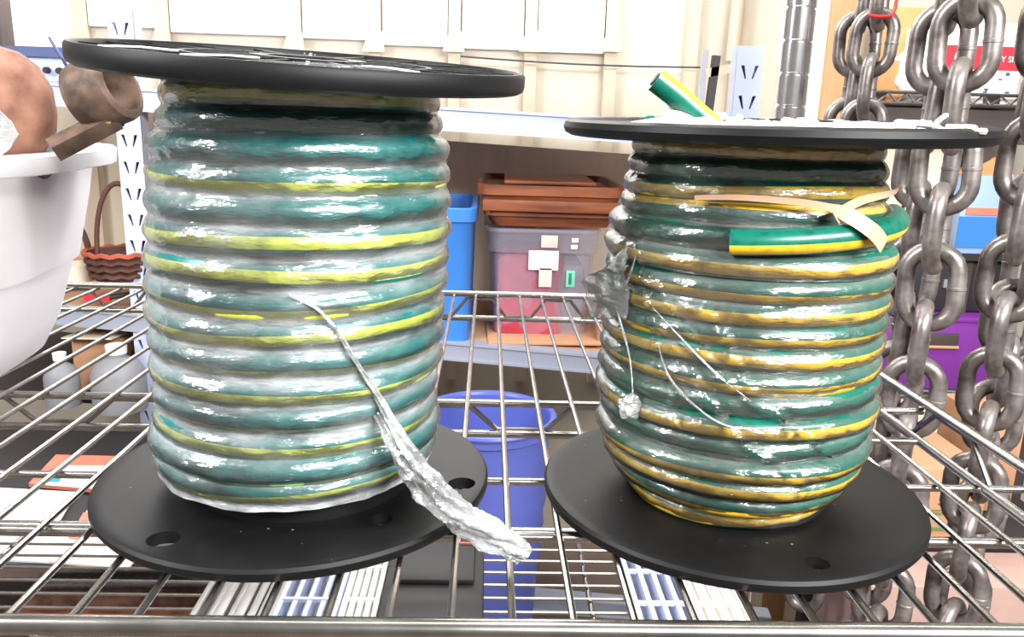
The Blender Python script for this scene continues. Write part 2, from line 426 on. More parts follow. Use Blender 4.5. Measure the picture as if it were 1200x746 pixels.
truss((XL, YM-.001, 0), (XR, YM-.001, 0), -.007, -.025, .056, .2)
truss((XR, YF, 0), (XR, YB, 0), -.002, -.026, .075)
def post(x, y, zb, zt_):
    pr = []; z = zb
    R_ = .0175
    while z < zt_:
        pr += [(R_, z+.0006), (R_, z+.0012), (R_, z+.016), (R_, z+.0305), (R_, z+.0312), (R_-.0014, z+.0316), (R_-.0014, z+.0336)]; z += .034
    pr = [(0, zb)]+pr+[(R_, z), (0, z)]
    p = obj('corner_post', lathe(bmesh.new(), pr, 28), M['post'], sh, lc(x, y, 0))
    obj('corner_collar', lathe(bmesh.new(), [(.0185, .012), (.0215, .010), (.0235, -.036), (.0195, -.038), (.0185, .012)], 28), M['chrome'], sh, lc(x, y, 0))
post(XR+.003, YB+.004, FLOOR, .62)
post(XL-.003, YB+.004, FLOOR, .62)
# lower deck of the same unit, its wires run across
LZ = -.30
xw_me = mesh_from(T([(XL, 0, 0), (XR-.04, 0, 0)], .0019, 6), 'lower_wire', M['chrome'])
y = YF+.03
while y < .90:
    link('lower_wire', xw_me, sh, lc(0, y, LZ)); y += .0254
rail('lower_back_rail', (XL, YB, LZ), (XR-.04, YB, LZ), .006)
rail('lower_front_rail', (XL, YF, LZ), (XR-.04, YF, LZ), .006)
for xx in (XL, -.55, -.2, .12, XR-.04):
    rail('lower_cross_rod', (xx, YF, LZ-.005), (xx, YB, LZ-.005), .003)

# ------------------------------------------------------------------ spools
def flange_bottom(parent, R_, holes, name='bottom_flange'):
    prof = [(0, .001), (R_-.004, .0), (R_-.0012, .0006), (R_, .0024), (R_, .0052), (R_-.0012, .0068), (R_-.003, .0073), (R_-.007, .0066), (R_*.5, .0056), (.03, .0056), (0, .0056)]
    f = obj(name, lathe(bmesh.new(), prof, 112), M['black'], parent)
    bm = bmesh.new()
    for (hx, hy, hr) in holes:
        lathe(bm, [(0, -.02), (hr, -.02), (hr, .03), (0, .03)], 20, (hx, hy, 0))
    cut(f, bm)
    me = f.data; me.polygons.foreach_set('use_smooth', [True]*len(me.polygons)); me.set_sharp_from_angle(angle=math.radians(35))
    return f

def interp(tab, x):
    if x <= tab[0][0]: return tab[0][1]
    for (a, va), (b, vb) in zip(tab, tab[1:]):
        if x <= b:
            f = (x-a)/(b-a); f = f*f*(3-2*f); return va+(vb-va)*f
    return tab[-1][1]

def coil(parent, turns, axis, cr, mt, start=0.0, seg=72):
    """turns: list of (z, outer radius, stripe angle deg); axis(z)->(x,y)"""
    pts = []; st = []; n = len(turns)-1
    for i in range(n*seg+1):
        u = i/seg; k = min(int(u), n-1); f = u-k
        # each turn lies flat and steps up over its last part, at the back
        g = max(0, min(1, (f-.62)/.38)); g = g*g*(3-2*g)
        a, b = turns[k], turns[k+1]
        z = a[0]+(b[0]-a[0])*g; r = a[1]+(b[1]-a[1])*g; s_ = a[2]+(b[2]-a[2])*g
        th = start+2*PI*u
        wv = .0008*math.sin(th*1.37+k*1.9)+.0006*math.sin(th*2.7+k*.7)
        ax, ay = axis(z)
        pts.append(Vector((ax+(r-cr)*math.cos(th), ay+(r-cr)*math.sin(th), z+wv))); 
        st.append(s_/360+.02*math.sin(th*.8+k*2.1))
    cen = [axis(p.z) for p in pts]
    def upv(i, p, t_):
        o_ = Vector((p.x-cen[i][0], p.y-cen[i][1], 0)); return o_-t_*o_.dot(t_)
    bm = bmesh.new(); tube(bm, pts, cr, 14, uv=True, stripe=st, upv=upv)
    return obj('cable', bm, mt, parent)

def wrap(parent, turns, axis, cr, mt, zlo, zhi, gap, wr, name='plastic_wrap', NZ=170, NT=210, seed=0, sag=.6, ridge=None, haze=None):
    """stretch film drawn over the turns: bulges with each one, dips between, wrinkled"""
    bm = bmesh.new(); rings = []; slk = []
    for i in range(NZ+1):
        z = zlo+(zhi-zlo)*i/NZ
        base = 0
        for tz, tr, _ in turns:
            d = abs(z-tz)
            if d < cr: base = max(base, tr-cr+math.sqrt(cr*cr-d*d))
        mx = interp([(a, b) for a, b, _ in turns], z)
        true = base; base = max(base, mx-cr*sag)
        ring = []; ax, ay = axis(z)
        for k in range(NT):
            th = 2*PI*k/NT
            p = Vector((math.cos(th)*3.0, math.sin(th)*3.0, z*60+seed))
            nz = noise.noise(p)*wr + noise.noise(Vector((math.cos(th)*9, math.sin(th)*9, z*170+seed)))*wr*.5
            if ridge: nz += ridge(th, z)
            r = base+gap+max(nz, -gap*.6)
            ring.append(bm.verts.new((ax+r*math.cos(th), ay+r*math.sin(th), z)))
            slk.append(max(.1, min(1.3, ((mx-r+gap)/(cr*.5)+max(0, min(1, (r-gap-true)/.003)))*.8+.25*noise.noise(p*.7)+.05)*(interp(haze, z) if haze else 1)))
        rings.append(ring)
    for a, b in zip(rings, rings[1:]):
        for k in range(NT):
            bm.faces.new((a[k], a[(k+1) % NT], b[(k+1) % NT], b[k]))
    o_ = obj(name, bm, mt, parent, smooth=True)
    at_ = o_.data.attributes.new('slack', 'FLOAT', 'POINT'); at_.data.foreach_set('value', slk)
    return o_

def onfilm(px, py, sp, turns, axis, cr, gap):
    """point on the film of a spool that is seen at a pixel"""
    d = fw+RT*((px-600)/F)-UP*((py-373)/F); z = .1
    tab = [(a, b) for a, b, _ in turns]
    for _ in range(6):
        ax, ay = axis(z); cx, cy = sp.location.x+ax, sp.location.y+ay; r = interp(tab, z)+gap
        A = d.x**2+d.y**2; Bq = -2*(d.x*cx+d.y*cy); Cq = cx*cx+cy*cy-r*r
        D = max(Bq*Bq-4*A*Cq, 0); t_ = (-Bq-math.sqrt(D))/(2*A); p = CAM+d*t_; z = max(.01, min(.2, p.z))
    return p
# ---- left spool
SL = thing('cable_spool', 'black spool of thick teal and lime striped cable under hazy film with a twisted tail', 'spool', (-.1013, .4201, 0))
flange_bottom(SL, .1047, [(-.0445, -.0775, .0075), (.0905, -.014, .0075), (-.02, .083, .0075), (.052, -.055, .0058)])
axL = lambda z: (.0+.010*z/.2, -.001-.004*z/.2)
crL = .0072
tL = [(.0275, 0.0729, 40), (.038, 0.0748, 62), (.049, 0.0725, 20), (.0625, 0.0725, 55), (.076, 0.0739, 15), (.0895, 0.0739, 40), (.103, 0.0743, 12), (.1165, 0.0743, 25),
      (.130, 0.0743, 8), (.1435, 0.0743, 4), (.157, 0.0739, 150), (.170, 0.0720, 20), (.1825, 0.0715, 150), (.1945, 0.0673, 170), (.206, 0.0659, 0), (.2135, 0.0645, 60)]
obj('core', lathe(bmesh.new(), [(.0, .005), (.058, .005), (.058, .214), (0, .214)], 40, (.005, -.002, 0)), M['black'], SL)
coil(SL, tL, axL, crL, M['cable_teal'], start=2.76)
wrapL = wrap(SL, tL, axL, crL, M['film_hazy'], 0.0185, .219, .0010, .0016, seed=3.1, sag=.3, haze=[(.01, 1.3), (.09, 1.2), (.13, .8), (.2, .65)])
TF = obj('top_flange', lathe(bmesh.new(), [(0, .0004), (.103, 0), (.1050, .0012), (.1056, .003), (.1056, .0082), (.1046, .0096), (.1030, .0096), (.1022, .0086), (.1018, .0045), (.06, .0042), (.0595, .0085), (.057, .0085), (.0565, .0042), (.028, .0042), (.0275, .009), (.0195, .009), (.019, .0045), (0, .0045)], 112), M['black'], SL, (.0125, -.004, .2160), (.096, .030, .2))
ribm = mesh_from(bar(bmesh.new(), (.027, 0, .0062), (.1025, 0, .0062), .0018, .0046), 'rib', M['black'], False)
for k in range(20): link('rib', ribm, TF, rot=(0, 0, 2*PI*k/20))
# white streaks of dried glue on the flange
for (a0, a1, r0, r1) in ((-2.05, -1.9, .099, .06), (-2.5, -2.42, .10, .07), (-1.25, -1.12, .07, .1)):
    obj('glue_streak', T([(math.cos(a0)*r0, math.sin(a0)*r0, .0093), (math.cos((a0+a1)/2)*(r0+r1)/2, math.sin((a0+a1)/2)*(r0+r1)/2, .0098), (math.cos(a1)*r1, math.sin(a1)*r1, .0092)], .00045, 6), M['shred'], TF, label='pale streak across the flange ribs')
# twisted film tail
tail_px = [(338, 345, .336), (372, 362, .334), (398, 392, .336), (420, 428, .338), (446, 470, .343), (470, 512, .352), (494, 548, .352), (520, 580, .344), (552, 606, .337), (585, 626, .333), (608, 641, .330), (619, 650, .329)]
tp = [local(onfilm(a, b, SL, tL, axL, crL, .0025) if i < 5 else at(a, b, c), SL) for i, (a, b, c) in enumerate(tail_px)]
def smooth_path(P, n):
    out = []
    for i in range(len(P)-1):
        p0 = P[max(i-1, 0)]; p1 = P[i]; p2 = P[i+1]; p3 = P[min(i+2, len(P)-1)]
        for j in range(n):
            t_ = j/n
            out.append(.5*((2*p1)+(p2-p0)*t_+(2*p0-5*p1+4*p2-p3)*t_*t_+(3*p1-p0-3*p2+p3)*t_**3))
    out.append(P[-1]); return out
def rope(parent, P, rtab, mt, name, seed, n=28, tw=9, lab=None):
    K = len(P); rr = [interp(rtab, i/(K-1)) for i in range(K)]
    bm = T(P, rr, n, wob=lambda i, k: .85+.28*math.sin(2*PI*k*4/n+i*tw/40+seed)+.35*noise.noise(Vector((math.cos(2*PI*k/n+i*.12)*2.4, math.sin(2*PI*k/n+i*.12)*2.4, i*.13+seed))))
    return obj(name, bm, mt, parent, label=lab)
P1 = smooth_path(tp, 12)
rope(SL, P1, [(0, .0006), (.25, .001), (.4, .0022), (.55, .0042), (.75, .0052), (.92, .0048), (1, .0028)], M['film_tail'], 'wrap_tail', 2.2, lab='bunched white film tail trailing over the flange')
P2 = [p+Vector((-.0035, .002, -.004)) for p in P1[50:]]
rope(SL, P2, [(0, .002), (.3, .006), (.7, .005), (1, .002)], M['film_loose'], 'wrap_tail', 5.2, lab='clear loose film beside the bunched tail')

# ---- right spool
SR = thing('cable_spool', 'black spool of green and yellow cable in clear film with a cable end poking up', 'spool', (.1365, .4126, 0))
flange_bottom(SR, .1017, [(.017, -.084, .0058), (-.03, .085, .0065)])
axR = lambda z: (-.003-.001*z/.2, -.002-.001*z/.2)
crR = .0058
tR = [(.0115, 0.0540, 10), (.0225, 0.0621, 45), (.0325, 0.0679, 20), (.0425, 0.0711, 30), (.0545, 0.0702, 130), (.064, 0.0725, 5), (.0755, 0.0711, 95), (.0865, 0.0707, 25), (.097, 0.0707, 15),
      (.1075, 0.0707, 40), (.1175, 0.0707, 10), (.128, 0.0707, 32), (.139, 0.0716, 2), (.1505, 0.0698, 170), (.1605, 0.0643, -50), (.170, 0.0634, 0), (.1795, 0.0617, 165), (.1885, 0.0599, 5), (.197, 0.0590, 170)]
obj('core', lathe(bmesh.new(), [(0, .005), (.052, .005), (.052, .197), (0, .197)], 40), M['black'], SR)
coil(SR, tR, axR, crR, M['cable_green'], start=2.76)
creases = [(-2.55, .128, -1.15, .048), (-2.4, .105, -1.3, .03), (-2.7, .15, -2.2, .06), (-2.1, .12, -1.5, .062)]
def ridgeR(th, z):
    s_ = 0
    tt = th-2*PI if th > 0.5*PI else th
    for a0, z0, a1, z1 in creases:
        u = (tt-a0)/(a1-a0)
        if 0 < u < 1:
            zc = z0+(z1-z0)*u+.004*math.sin(u*9)
            s_ += .0022*math.exp(-((z-zc)/.0022)**2)
    return s_
wrap(SR, tR, axR, crR, M['film_clear'], .008, .200, .0008, .0013, seed=8.4, sag=.7, ridge=ridgeR, haze=[(.0, .7), (.128, .85), (.148, 1.3), (.2, 1.2)], NZ=190, NT=230)
TR = obj('top_flange', lathe(bmesh.new(), [(0, .0008), (.096, .0008), (.0985, 0), (.1012, .0014), (.1022, .004), (.1012, .0066), (.0985, .0078), (.0955, .0070), (.094, .0058), (.03, .0056), (.0295, .009), (.02, .009), (.0195, .005), (0, .005)], 112), M['black'], SR, (.0026, -.002, .1935), (.022, -.014, .0))
# torn white paper left on the flange face
def ragged(n, R_, amp, seed, z=.0062, thick=.0012):
    bm = bmesh.new(); c = bm.verts.new((0, 0, z+thick)); rings = []
    for j in range(1, 9):
        ring = []
        for k in range(n):
            a = 2*PI*k/n; q = R_*(1+amp*noise.noise(Vector((math.cos(a)*2.2, math.sin(a)*2.2, seed)))+.3*amp*noise.noise(Vector((math.cos(a)*9, math.sin(a)*9, seed))))*j/8
            ring.append(bm.verts.new((q*math.cos(a), q*math.sin(a), z+(0 if j == 8 else thick+.0022*abs(noise.noise(Vector((q*math.cos(a)*70, q*math.sin(a)*70, seed))))))))
        rings.append(ring)
    for k in range(n): bm.faces.new((c, rings[0][k], rings[0][(k+1) % n]))
    for a, b in zip(rings, rings[1:]):
        for k in range(n): bm.faces.new((a[k], b[k], b[(k+1) % n], a[(k+1) % n]))
    return bm
pl = obj('paper_label', ragged(90, .072, .35, 4.4), M['shred'], TR, (.012, .002, 0), label='torn white paper stuck on the flange')
for i in range(16):
    a = random.uniform(-2.6, -.3); r0 = random.uniform(.05, .082); q = [Vector((.012+r0*math.cos(a), r0*math.sin(a), .008))]
    for _ in range(5): q.append(q[-1]+Vector((random.uniform(-.006, .008), random.uniform(-.004, .004), random.uniform(-.0012, .0016))))
    for v in q: v.z = max(v.z, .0068)
    link('paper_shred', mesh_from(T(smooth_path(q, 3), [.0008+.001*random.random()]*16, 5), 'paper_shred', M['shred']), TR)
# cable end through the flange
e0 = local(at(817, 134, .372), SR); e1 = local(at(768, 93, .372), SR)
pe = [e0+(e0-e1)*.35+Vector((0, .0, 0)), e0, (e0+e1)/2+Vector((0, 0, .0004)), e1]
bm = bmesh.new(); ps = smooth_path(pe, 6); tube(bm, ps, .0054, 18, uv=True, stripe=[-.03]*len(ps), upv=lambda i, p, t_: (Vector((.1, -.55, .8))-t_*t_.dot(Vector((.1, -.55, .8)))))
ce = obj('cable_end', bm, M['cable_green'], SR, label='cut cable end standing up through the flange')
dd = (e1-e0).normalized()
obj('conductor', T([e1-dd*.001, e1+dd*.0006], .0032, 12), M['charcoal'], ce)
q0 = Vector((-.033, -.052, .0105))+TR.location
obj('paper_scrap', ragged(40, .013, .6, 9.1, 0, .002), M['shred'], SR, local(at(812, 137, .368), SR)+Vector((0, 0, -.002)), (.35, .1, 0))
# outer cable end, taped down over the film
arc = []
for i in range(40):
    u = i/39; th = -PI/2+math.radians(-23+97*u); z = .1500+.0085*u
    r = .0655+.0030+crR*.55-.0045*u*u
    arc.append(Vector((axR(z)[0]+r*math.cos(th), axR(z)[1]+r*math.sin(th), z)))
bm = bmesh.new(); tube(bm, arc, .0058, 14, uv=True, stripe=[.1]*40, upv=lambda i, p, t_: Vector((p.x, p.y, 0))-t_*t_.dot(Vector((p.x, p.y, 0))))
obj('loose_cable', bm, M['cable_green'], SR, label='cut outer cable end taped over the film')
def strip(P, wd, mt, name, parent, upn, lab=None):
    bm = bmesh.new(); L_, R2 = [], []
    for i, p in enumerate(P):
        t_ = (P[min(i+1, len(P)-1)]-P[max(i-1, 0)]).normalized(); nn = upn(p); s_ = t_.cross(nn).normalized()
        ww = wd[i] if isinstance(wd, list) else wd
        L_.append((p-s_*ww/2, p-s_*ww/2+nn*.0005)); R2.append((p+s_*ww/2, p+s_*ww/2+nn*.0005))
    ring = [[bm.verts.new(x) for x in (a[0], a[1], b[1], b[0])] for a, b in zip(L_, R2)]
    for a, b in zip(ring, ring[1:]):
        for k in range(4): bm.faces.new((a[k], a[(k+1) % 4], b[(k+1) % 4], b[k]))
    bm.faces.new(ring[0]); bm.faces.new(ring[-1][::-1])
    return obj(name, bm, mt, parent, label=lab)
rad = lambda p: Vector((p.x+.004, p.y+.003, 0)).normalized()
def cyl(th_deg, z, r): 
    th = -PI/2+math.radians(th_deg); return Vector((-.004+(r-.0066)*math.cos(th), -.003+(r-.0066)*math.sin(th), z))
tape_a = smooth_path([cyl(-38, .1675, .0742), (cyl(-20, .1690, .0748)), cyl(4, .1675, .0765), cyl(14, .1640, .0805), cyl(22, .157, .0860), cyl(29, .1505, .0845)], 8)
strip(tape_a, [interp([(0, .0022), (.45, .003), (.62, .0065), (1, .0072)], i/(len(tape_a)-1)) for i in range(len(tape_a))], M['tape'], 'tape', SR, rad, 'twisted tan tape holding the cable end')
tape_b = smooth_path([cyl(11, .162, .0795), cyl(16, .1665, .0785), cyl(24, .1695, .0765), cyl(45, .1715, .0745), cyl(66, .172, .0735)], 8)
strip(tape_b, [interp([(0, .006), (.4, .004), (1, .0018)], i/(len(tape_b)-1)) for i in range(len(tape_b))], M['tape'], 'tape', SR, rad)
# loose crumples of film
def blob(parent, c, r, mt, name, seed, sc=(1, 1, 1), lab=None):
    bm = bmesh.new(); bmesh.ops.create_icosphere(bm, subdivisions=4, radius=1)
    for v in bm.verts:
        d = 1+.35*noise.noise(v.co*1.8+Vector((seed, 0, 0)))+.16*noise.noise(v.co*4.5+Vector((0, seed, 0)))
        v.co = Vector((v.co.x*sc[0], v.co.y*sc[1], v.co.z*sc[2]))*(d*r)
    return obj(name, bm, mt, parent, c, label=lab)
blob(SR, local(onfilm(738, 476, SR, tR, axR, crR, .003), SR), .0058, M['film_tail'], 'film_knot', 3.3, (1, .7, 1), 'crumpled knot of film')
def flap(parent, pts, mt, name, lab=None, amp=.003, seed=0):
    """creased film flap from four corners"""
    a, b, c, d = pts; n = 18; bm = bmesh.new(); g = []
    for i in range(n+1):
        row = []
        for j in range(n+1):
            u, v = i/n, j/n
            p = (a*(1-u)+b*u)*(1-v)+(d*(1-u)+c*u)*v
            p = p+Vector((noise.noise(p*120+Vector((seed, 0, 0))), noise.noise(p*120+Vector((0, seed, 9))), noise.noise(p*120+Vector((5, 0, seed)))))*amp
            row.append(bm.verts.new(p))
        g.append(row)
    for i in range(n):
        for j in range(n): bm.faces.new((g[i][j], g[i+1][j], g[i+1][j+1], g[i][j+1]))
    o_ = obj(name, bm, mt, parent, label=lab)
    sm = o_.modifiers.new('thick', 'SOLIDIFY'); sm.thickness = .0004
    return o_
flap(SR, [local(onfilm(736, 292, SR, tR, axR, crR, .001), SR), local(at(680, 330, .405), SR), local(at(692, 372, .405), SR), local(onfilm(734, 374, SR, tR, axR, crR, .001), SR)], M['film_loose'], 'film_flap', 'loose flap of torn film', seed=2)
crease = [[(716, 338, .37), (728, 380, .362), (738, 420, .356), (742, 470, .349)], [(765, 360, .343), (800, 398, .336), (842, 440, .333), (880, 470, .332)], [(770, 400, .342), (790, 450, .337), (850, 498, .332), (930, 500, .336)], [(745, 300, .354), (735, 330, .358), (722, 352, .365)]]
for q in crease:
    P = smooth_path([local(onfilm(p[0], p[1], SR, tR, axR, crR, .0018), SR) for p in q], 8)
    rope(SR, P, [(0, .0002), (.5, .0006), (1, .0002)], M['film_tail'], 'film_crease', q[0][0], 8)

# ------------------------------------------------------------------ chains
def link_mesh(L_, W_, r):
    pts = []; h = (L_-W_)/2; R_ = W_/2-r
    for i in range(13): a = PI*i/12; pts.append((R_*math.cos(a), 0, h+R_*math.sin(a)))
    for i in range(13): a = PI+PI*i/12; pts.append((R_*math.cos(a), 0, -h+R_*math.sin(a)))
    bm = bmesh.new(); tube(bm, pts, r, 12, closed=True, upv=lambda i, p, t_: Vector((0, 1, 0)))
    # weld seam
    lathe(bm, [(0, -.0028), (r*.9, -.0028), (r*1.07, -.0012), (r*1.07, .0012), (r*.9, .0028), (0, .0028)], 12, (R_, 0, 0))
    return mesh_from(bm, 'link', M['chain'])
LM = {}
def chain(label, px, py, Y, L_, W_, r, first_ang, zb, top_px=-40, drift=0, twist=(8, 12)):
    a = at(px, py, Y); t_ = thing('chain', label, 'chain', (a.x, a.y, 0), 'heavy steel chains hanging past the shelf')
    key = (L_, W_, r)
    if key not in LM: LM[key] = link_mesh(L_, W_, r)
    pit = L_-4*r-.0004; z = a.z; k = 0
    zz = a.z
    up_n = int((.55-zz)/pit)
    for i in range(-up_n, int((zz-zb)/pit)+1):
        rz = first_ang+(PI/2 if i % 2 else 0)+math.radians(random.uniform(-twist[0], twist[0]))
        link('link', LM[key], t_, (random.uniform(-.0015, .0015), random.uniform(-.0015, .0015), zz-i*pit), (math.radians(random.uniform(-2, 2)), math.radians(random.uniform(-3, 3)), rz))
    return t_
CK = (.094, .064, .0086)
chain('heavy steel chain nearest the right of the yellow cable spool, front strand', 1132, 50, .80, *CK, -.62, -.95)
chain('heavy steel chain strand tucked behind and left of the front strand', 1103, 58, .86, *CK, -.5, -.95)
chain('heavy steel chain at the right edge of the photo, front strand', 1236, 40, .80, *CK, -.75, -.95)
chain('heavy steel chain half hidden behind the strand at the right edge', 1208, 250, .87, *CK, -.3, -.95)
c1 = chain('heavy steel chain with a red plastic tie beside the tan board', 1024, 50, 1.15, *CK, -.5, -.56)
chain('heavy steel chain behind the red tied strand, close to the chrome post', 1004, 52, 1.20, *CK, -.35, -.56)
p = at(1033, 17, 1.0)
obj('plastic_tie', T([local(at(1018, 18, 1.11), c1), local(at(1030, 19.5, 1.105), c1), local(at(1044, 19, 1.11), c1), local(at(1049, 10, 1.115), c1), local(at(1051, -2, 1.12), c1)], .0023, 8), M['stringred'], c1, label='red plastic tie')

# ------------------------------------------------------------------ white bin with rusty iron in it
BX, BY = -.463, .60
bn = thing('storage_bin', 'white plastic bin of rusty iron pieces at the left end of the shelf', 'bin', (BX, BY, 0), rz=.12)
sx = .165; h = .166
pr = [(-.085, .0), (-.068, .001), (-.060, .005), (-.048, .03), (-.036, .072), (-.035, .076), (-.031, .078), (-.020, .13), (-.015, h-.006), (-.004, h-.004), (-.001, h-.012), (.001, h-.011), (.002, h), (-.0006, h+.002), (-.016, h+.001), (-.02, h-.004), (-.035, .078), (-.063, .009), (-.085, .004)]
obj('body', shell(bmesh.new(), pr, 3.4, 72, sx, sx), M['bin'], bn)
# rust dome
d = thing('rusty_dome', 'rounded rusty iron casting heaped in the white bin', 'casting', at(-16, 186, .585))
prf = [(0, .078), (.014, .077), (.026, .071), (.036, .058), (.041, .042), (.042, .03), (.036, .012), (.026, -.008), (.012, -.03), (0, -.034)]
obj('body', lathe(bmesh.new(), prf, 32), M['rustlight'], d, (-.003, 0, 0), (.0, .25, 0))
obj('collar', lathe(bmesh.new(), [(.026, -.03), (.043, .004), (.044, .012), (.041, .016), (.02, -.03)], 32), M['rust'], d, (-.003, 0, -.004), (0, .25, 0))
# eye fitting
e = thing('rusty_eye_bolt', 'rusty iron eye fitting with a chalk mark leaning out of the white bin', 'fitting', at(120, 108, .57))
n = 36; bm = bmesh.new()
lathe(bm, [(.0195, -.0155), (.0225, -.014), (.0235, -.010), (.0235, .010), (.0225, .014), (.0195, .0155), (.0175, .0155), (.0165, .013), (.0165, -.013), (.0175, -.0155), (.0195, -.0155)], n)
eye = obj('eye', bm, M['iron'], e, (0, 0, 0), (0, math.radians(70), math.radians(-10)))
for q in (((-.004, -.002), (-.001, .004), (.003, .003), (.004, -.002), (.001, -.004)), ((-.013, -.003), (-.011, .002), (-.008, .003))):
    pass
ck = bmesh.new()
def onring(a, zz): return Vector((.0238*math.cos(a), .0238*math.sin(a), zz))
for P in ([(.9, -.006), (1.05, -.001), (.95, .004), (.8, .003)], [(.75, -.005), (.6, 0), (.75, .005)], [(1.2, -.008), (1.3, 0), (1.25, .006)]):
    tube(ck, smooth_path([onring(a-1.15, z_-.002) for a, z_ in P], 5), .0011, 5)
obj('chalk_mark', ck, M['chalk'], eye, label='yellow chalk scrawl')
s0 = local(at(136, 138, .567), e); s1 = local(at(62, 176, .548), e)
obj('shank', bar(bmesh.new(), s0, s1, .013, .011, (.3, -.3, 1)), M['iron'], e)
fb = thing('iron_bar', 'flat pale iron bar lying behind the rusty casting in the white bin', 'bar', at(45, 178, .60))
obj('bar', bar(bmesh.new(), local(at(20, 186, .60), fb), local(at(68, 160, .63), fb), .02, .012), M['greyplastic'], fb)
pb = thing('plastic_sheet', 'crumpled pale plastic sheet against the rusty casting at left edge', 'plastic', at(6, 165, .53))
flap(pb, [local(at(*q), pb) for q in ((-12, 120, .53), (14, 140, .53), (22, 158, .53), (0, 186, .53))], M['film_tail'], 'sheet', amp=.002, seed=4)

# ------------------------------------------------------------------ grey steel shelving behind
YG0, YG1 = 1.62, 1.50          # left is a touch farther than right
def yg(px): return YG0+(YG1-YG0)*(px-60)/(640-60)
su = thing('shelving_unit', 'pale grey slotted steel shelving standing behind the wire shelf', 'shelving', (at(600, 420, 1.5).x, 1.5, FLOOR))
def gp(px, py, dy=0): return local(at(px, py, yg(px)+dy), su)
def upright(px, py, ztop, flip):
    p = at(px, py, yg(px)-.015); wd = .046
    hgt = ztop-FLOOR
    bm = bmesh.new(); box(bm, (0, 0, hgt/2), (wd, .004, hgt)); 
    o_ = obj('upright', bm, M['whitesteel'], su, (p.x-su.location.x, p.y-su.location.y, 0), smooth=False)
    cb = bmesh.new(); z = .03
    while z < hgt-.02:
        if z > hgt-.95:
            for sg in (-1, 1):
                prism(cb, [(sg*.0155, z+.022), (sg*.009, z+.022), (sg*.0045, z), (sg*.0075, z)], -.02, .02)
        z += .05
    cut(o_, cb)
    for sg in (-1, 1): obj('flange', B((sg*(wd/2-.002), .018, hgt/2), (.004, .036, hgt)), M['greysteel'], o_, smooth=False)
    obj('backing', B((0, .034, hgt/2), (wd-.01, .003, hgt)), M['darkhole'], o_, smooth=False)
upright(155, 200, at(155, 12, yg(155)).z, 1)
upright(877, 95, at(880, 55, yg(877)).z, 1)
def beam(x0, y0, x1, y1, hgt, material, name='beam', dep=.03):
    a, b = gp(x0, y0), gp(x1, y1)
    bm = bmesh.new(); bar(bm, a, b, dep, hgt); bar(bm, a+Vector((0, -.004, hgt*.44)), b+Vector((0, -.004, hgt*.44)), dep, hgt*.12); bar(bm, a+Vector((0, -.004, -hgt*.44)), b+Vector((0, -.004, -hgt*.44)), dep, hgt*.12)
    return obj(name, bm, material, su, smooth=False)
beam(-60, 103, 900, 163, .042, M['whitesteel'])
beam(-60, 356, 900, 442, .036, M['greysteel'])
def board(x0, y0, x1, y1, material, dep=.5, th=.014):
    a, b = gp(x0, y0), gp(x1, y1); bm = bmesh.new(); n = Vector((0, 1, 0))
    vs = [bm.verts.new(q) for q in (a, b, b+n*dep, a+n*dep)]; vt = [bm.verts.new(v.co-Vector((0, 0, th))) for v in vs]
    bm.faces.new(vs[::-1]); bm.faces.new(vt)
    for i in range(4): bm.faces.new((vs[i], vs[(i+1) % 4], vt[(i+1) % 4], vt[i]))
    obj('shelf_board', bm, material, su, smooth=False)
board(-60, 92, 900, 152, M['greysteel'])
board(-60, 346, 900, 432, M['carton'])
beam(-60, 640, 900, 726, .036, M['greysteel'])
bq = [gp(430, 158, .50), gp(900, 192, .50), gp(900, 430, .50), gp(430, 398, .50)]
bm = bmesh.new(); f_ = [bm.verts.new(q) for q in bq]; g_ = [bm.verts.new(q+Vector((0, .006, 0))) for q in bq]
bm.faces.new(f_); bm.faces.new(g_[::-1])
for i in range(4): bm.faces.new((f_[(i+1) % 4], f_[i], g_[i], g_[(i+1) % 4]))
obj('wall_shade', bm, M['wallshade'], su, smooth=False)  # added sheet imitating the shade on the wall below the upper beam
board(-60, 452, 420, 490, M['charcoal'], dep=.45)
SHZ = at(100, 464, yg(100)).z
# things on that shelf
def openbin(name, label, cat, px0, px1, pyt, pyb, Y, dep, material, lip=.012, taper=.86, handle=False, group=None):
    a, b = at(px0, pyt, Y), at(px1, pyt, Y); zb = at((px0+px1)/2, pyb, Y).z; wd = (b-a).length; zt_ = (a.z+b.z)/2; hh = zt_-zb
    t_ = thing(name, label, cat, ((a.x+b.x)/2, Y+dep/2, zb), group)
    q = (1-taper)*wd/2
    obj('body', shell(bmesh.new(), [(-q-.012, 0), (-q, .004), (-lip*.6, hh-.03), (-lip*.5, hh-.028), (-.001, hh-.026), (0, hh-.002), (-.002, hh), (-lip, hh-.001), (-lip-.001, hh-.01), (-q-.006, .01), (-q-.014, .008)], 9, 64, wd/2, dep/2), material, t_)
    return t_
openbin('blue_bin', 'bright blue open plastic bin on the grey shelving between the spools', 'bin', 452, 560, 243, 404, 1.50, .32, M['blue'])
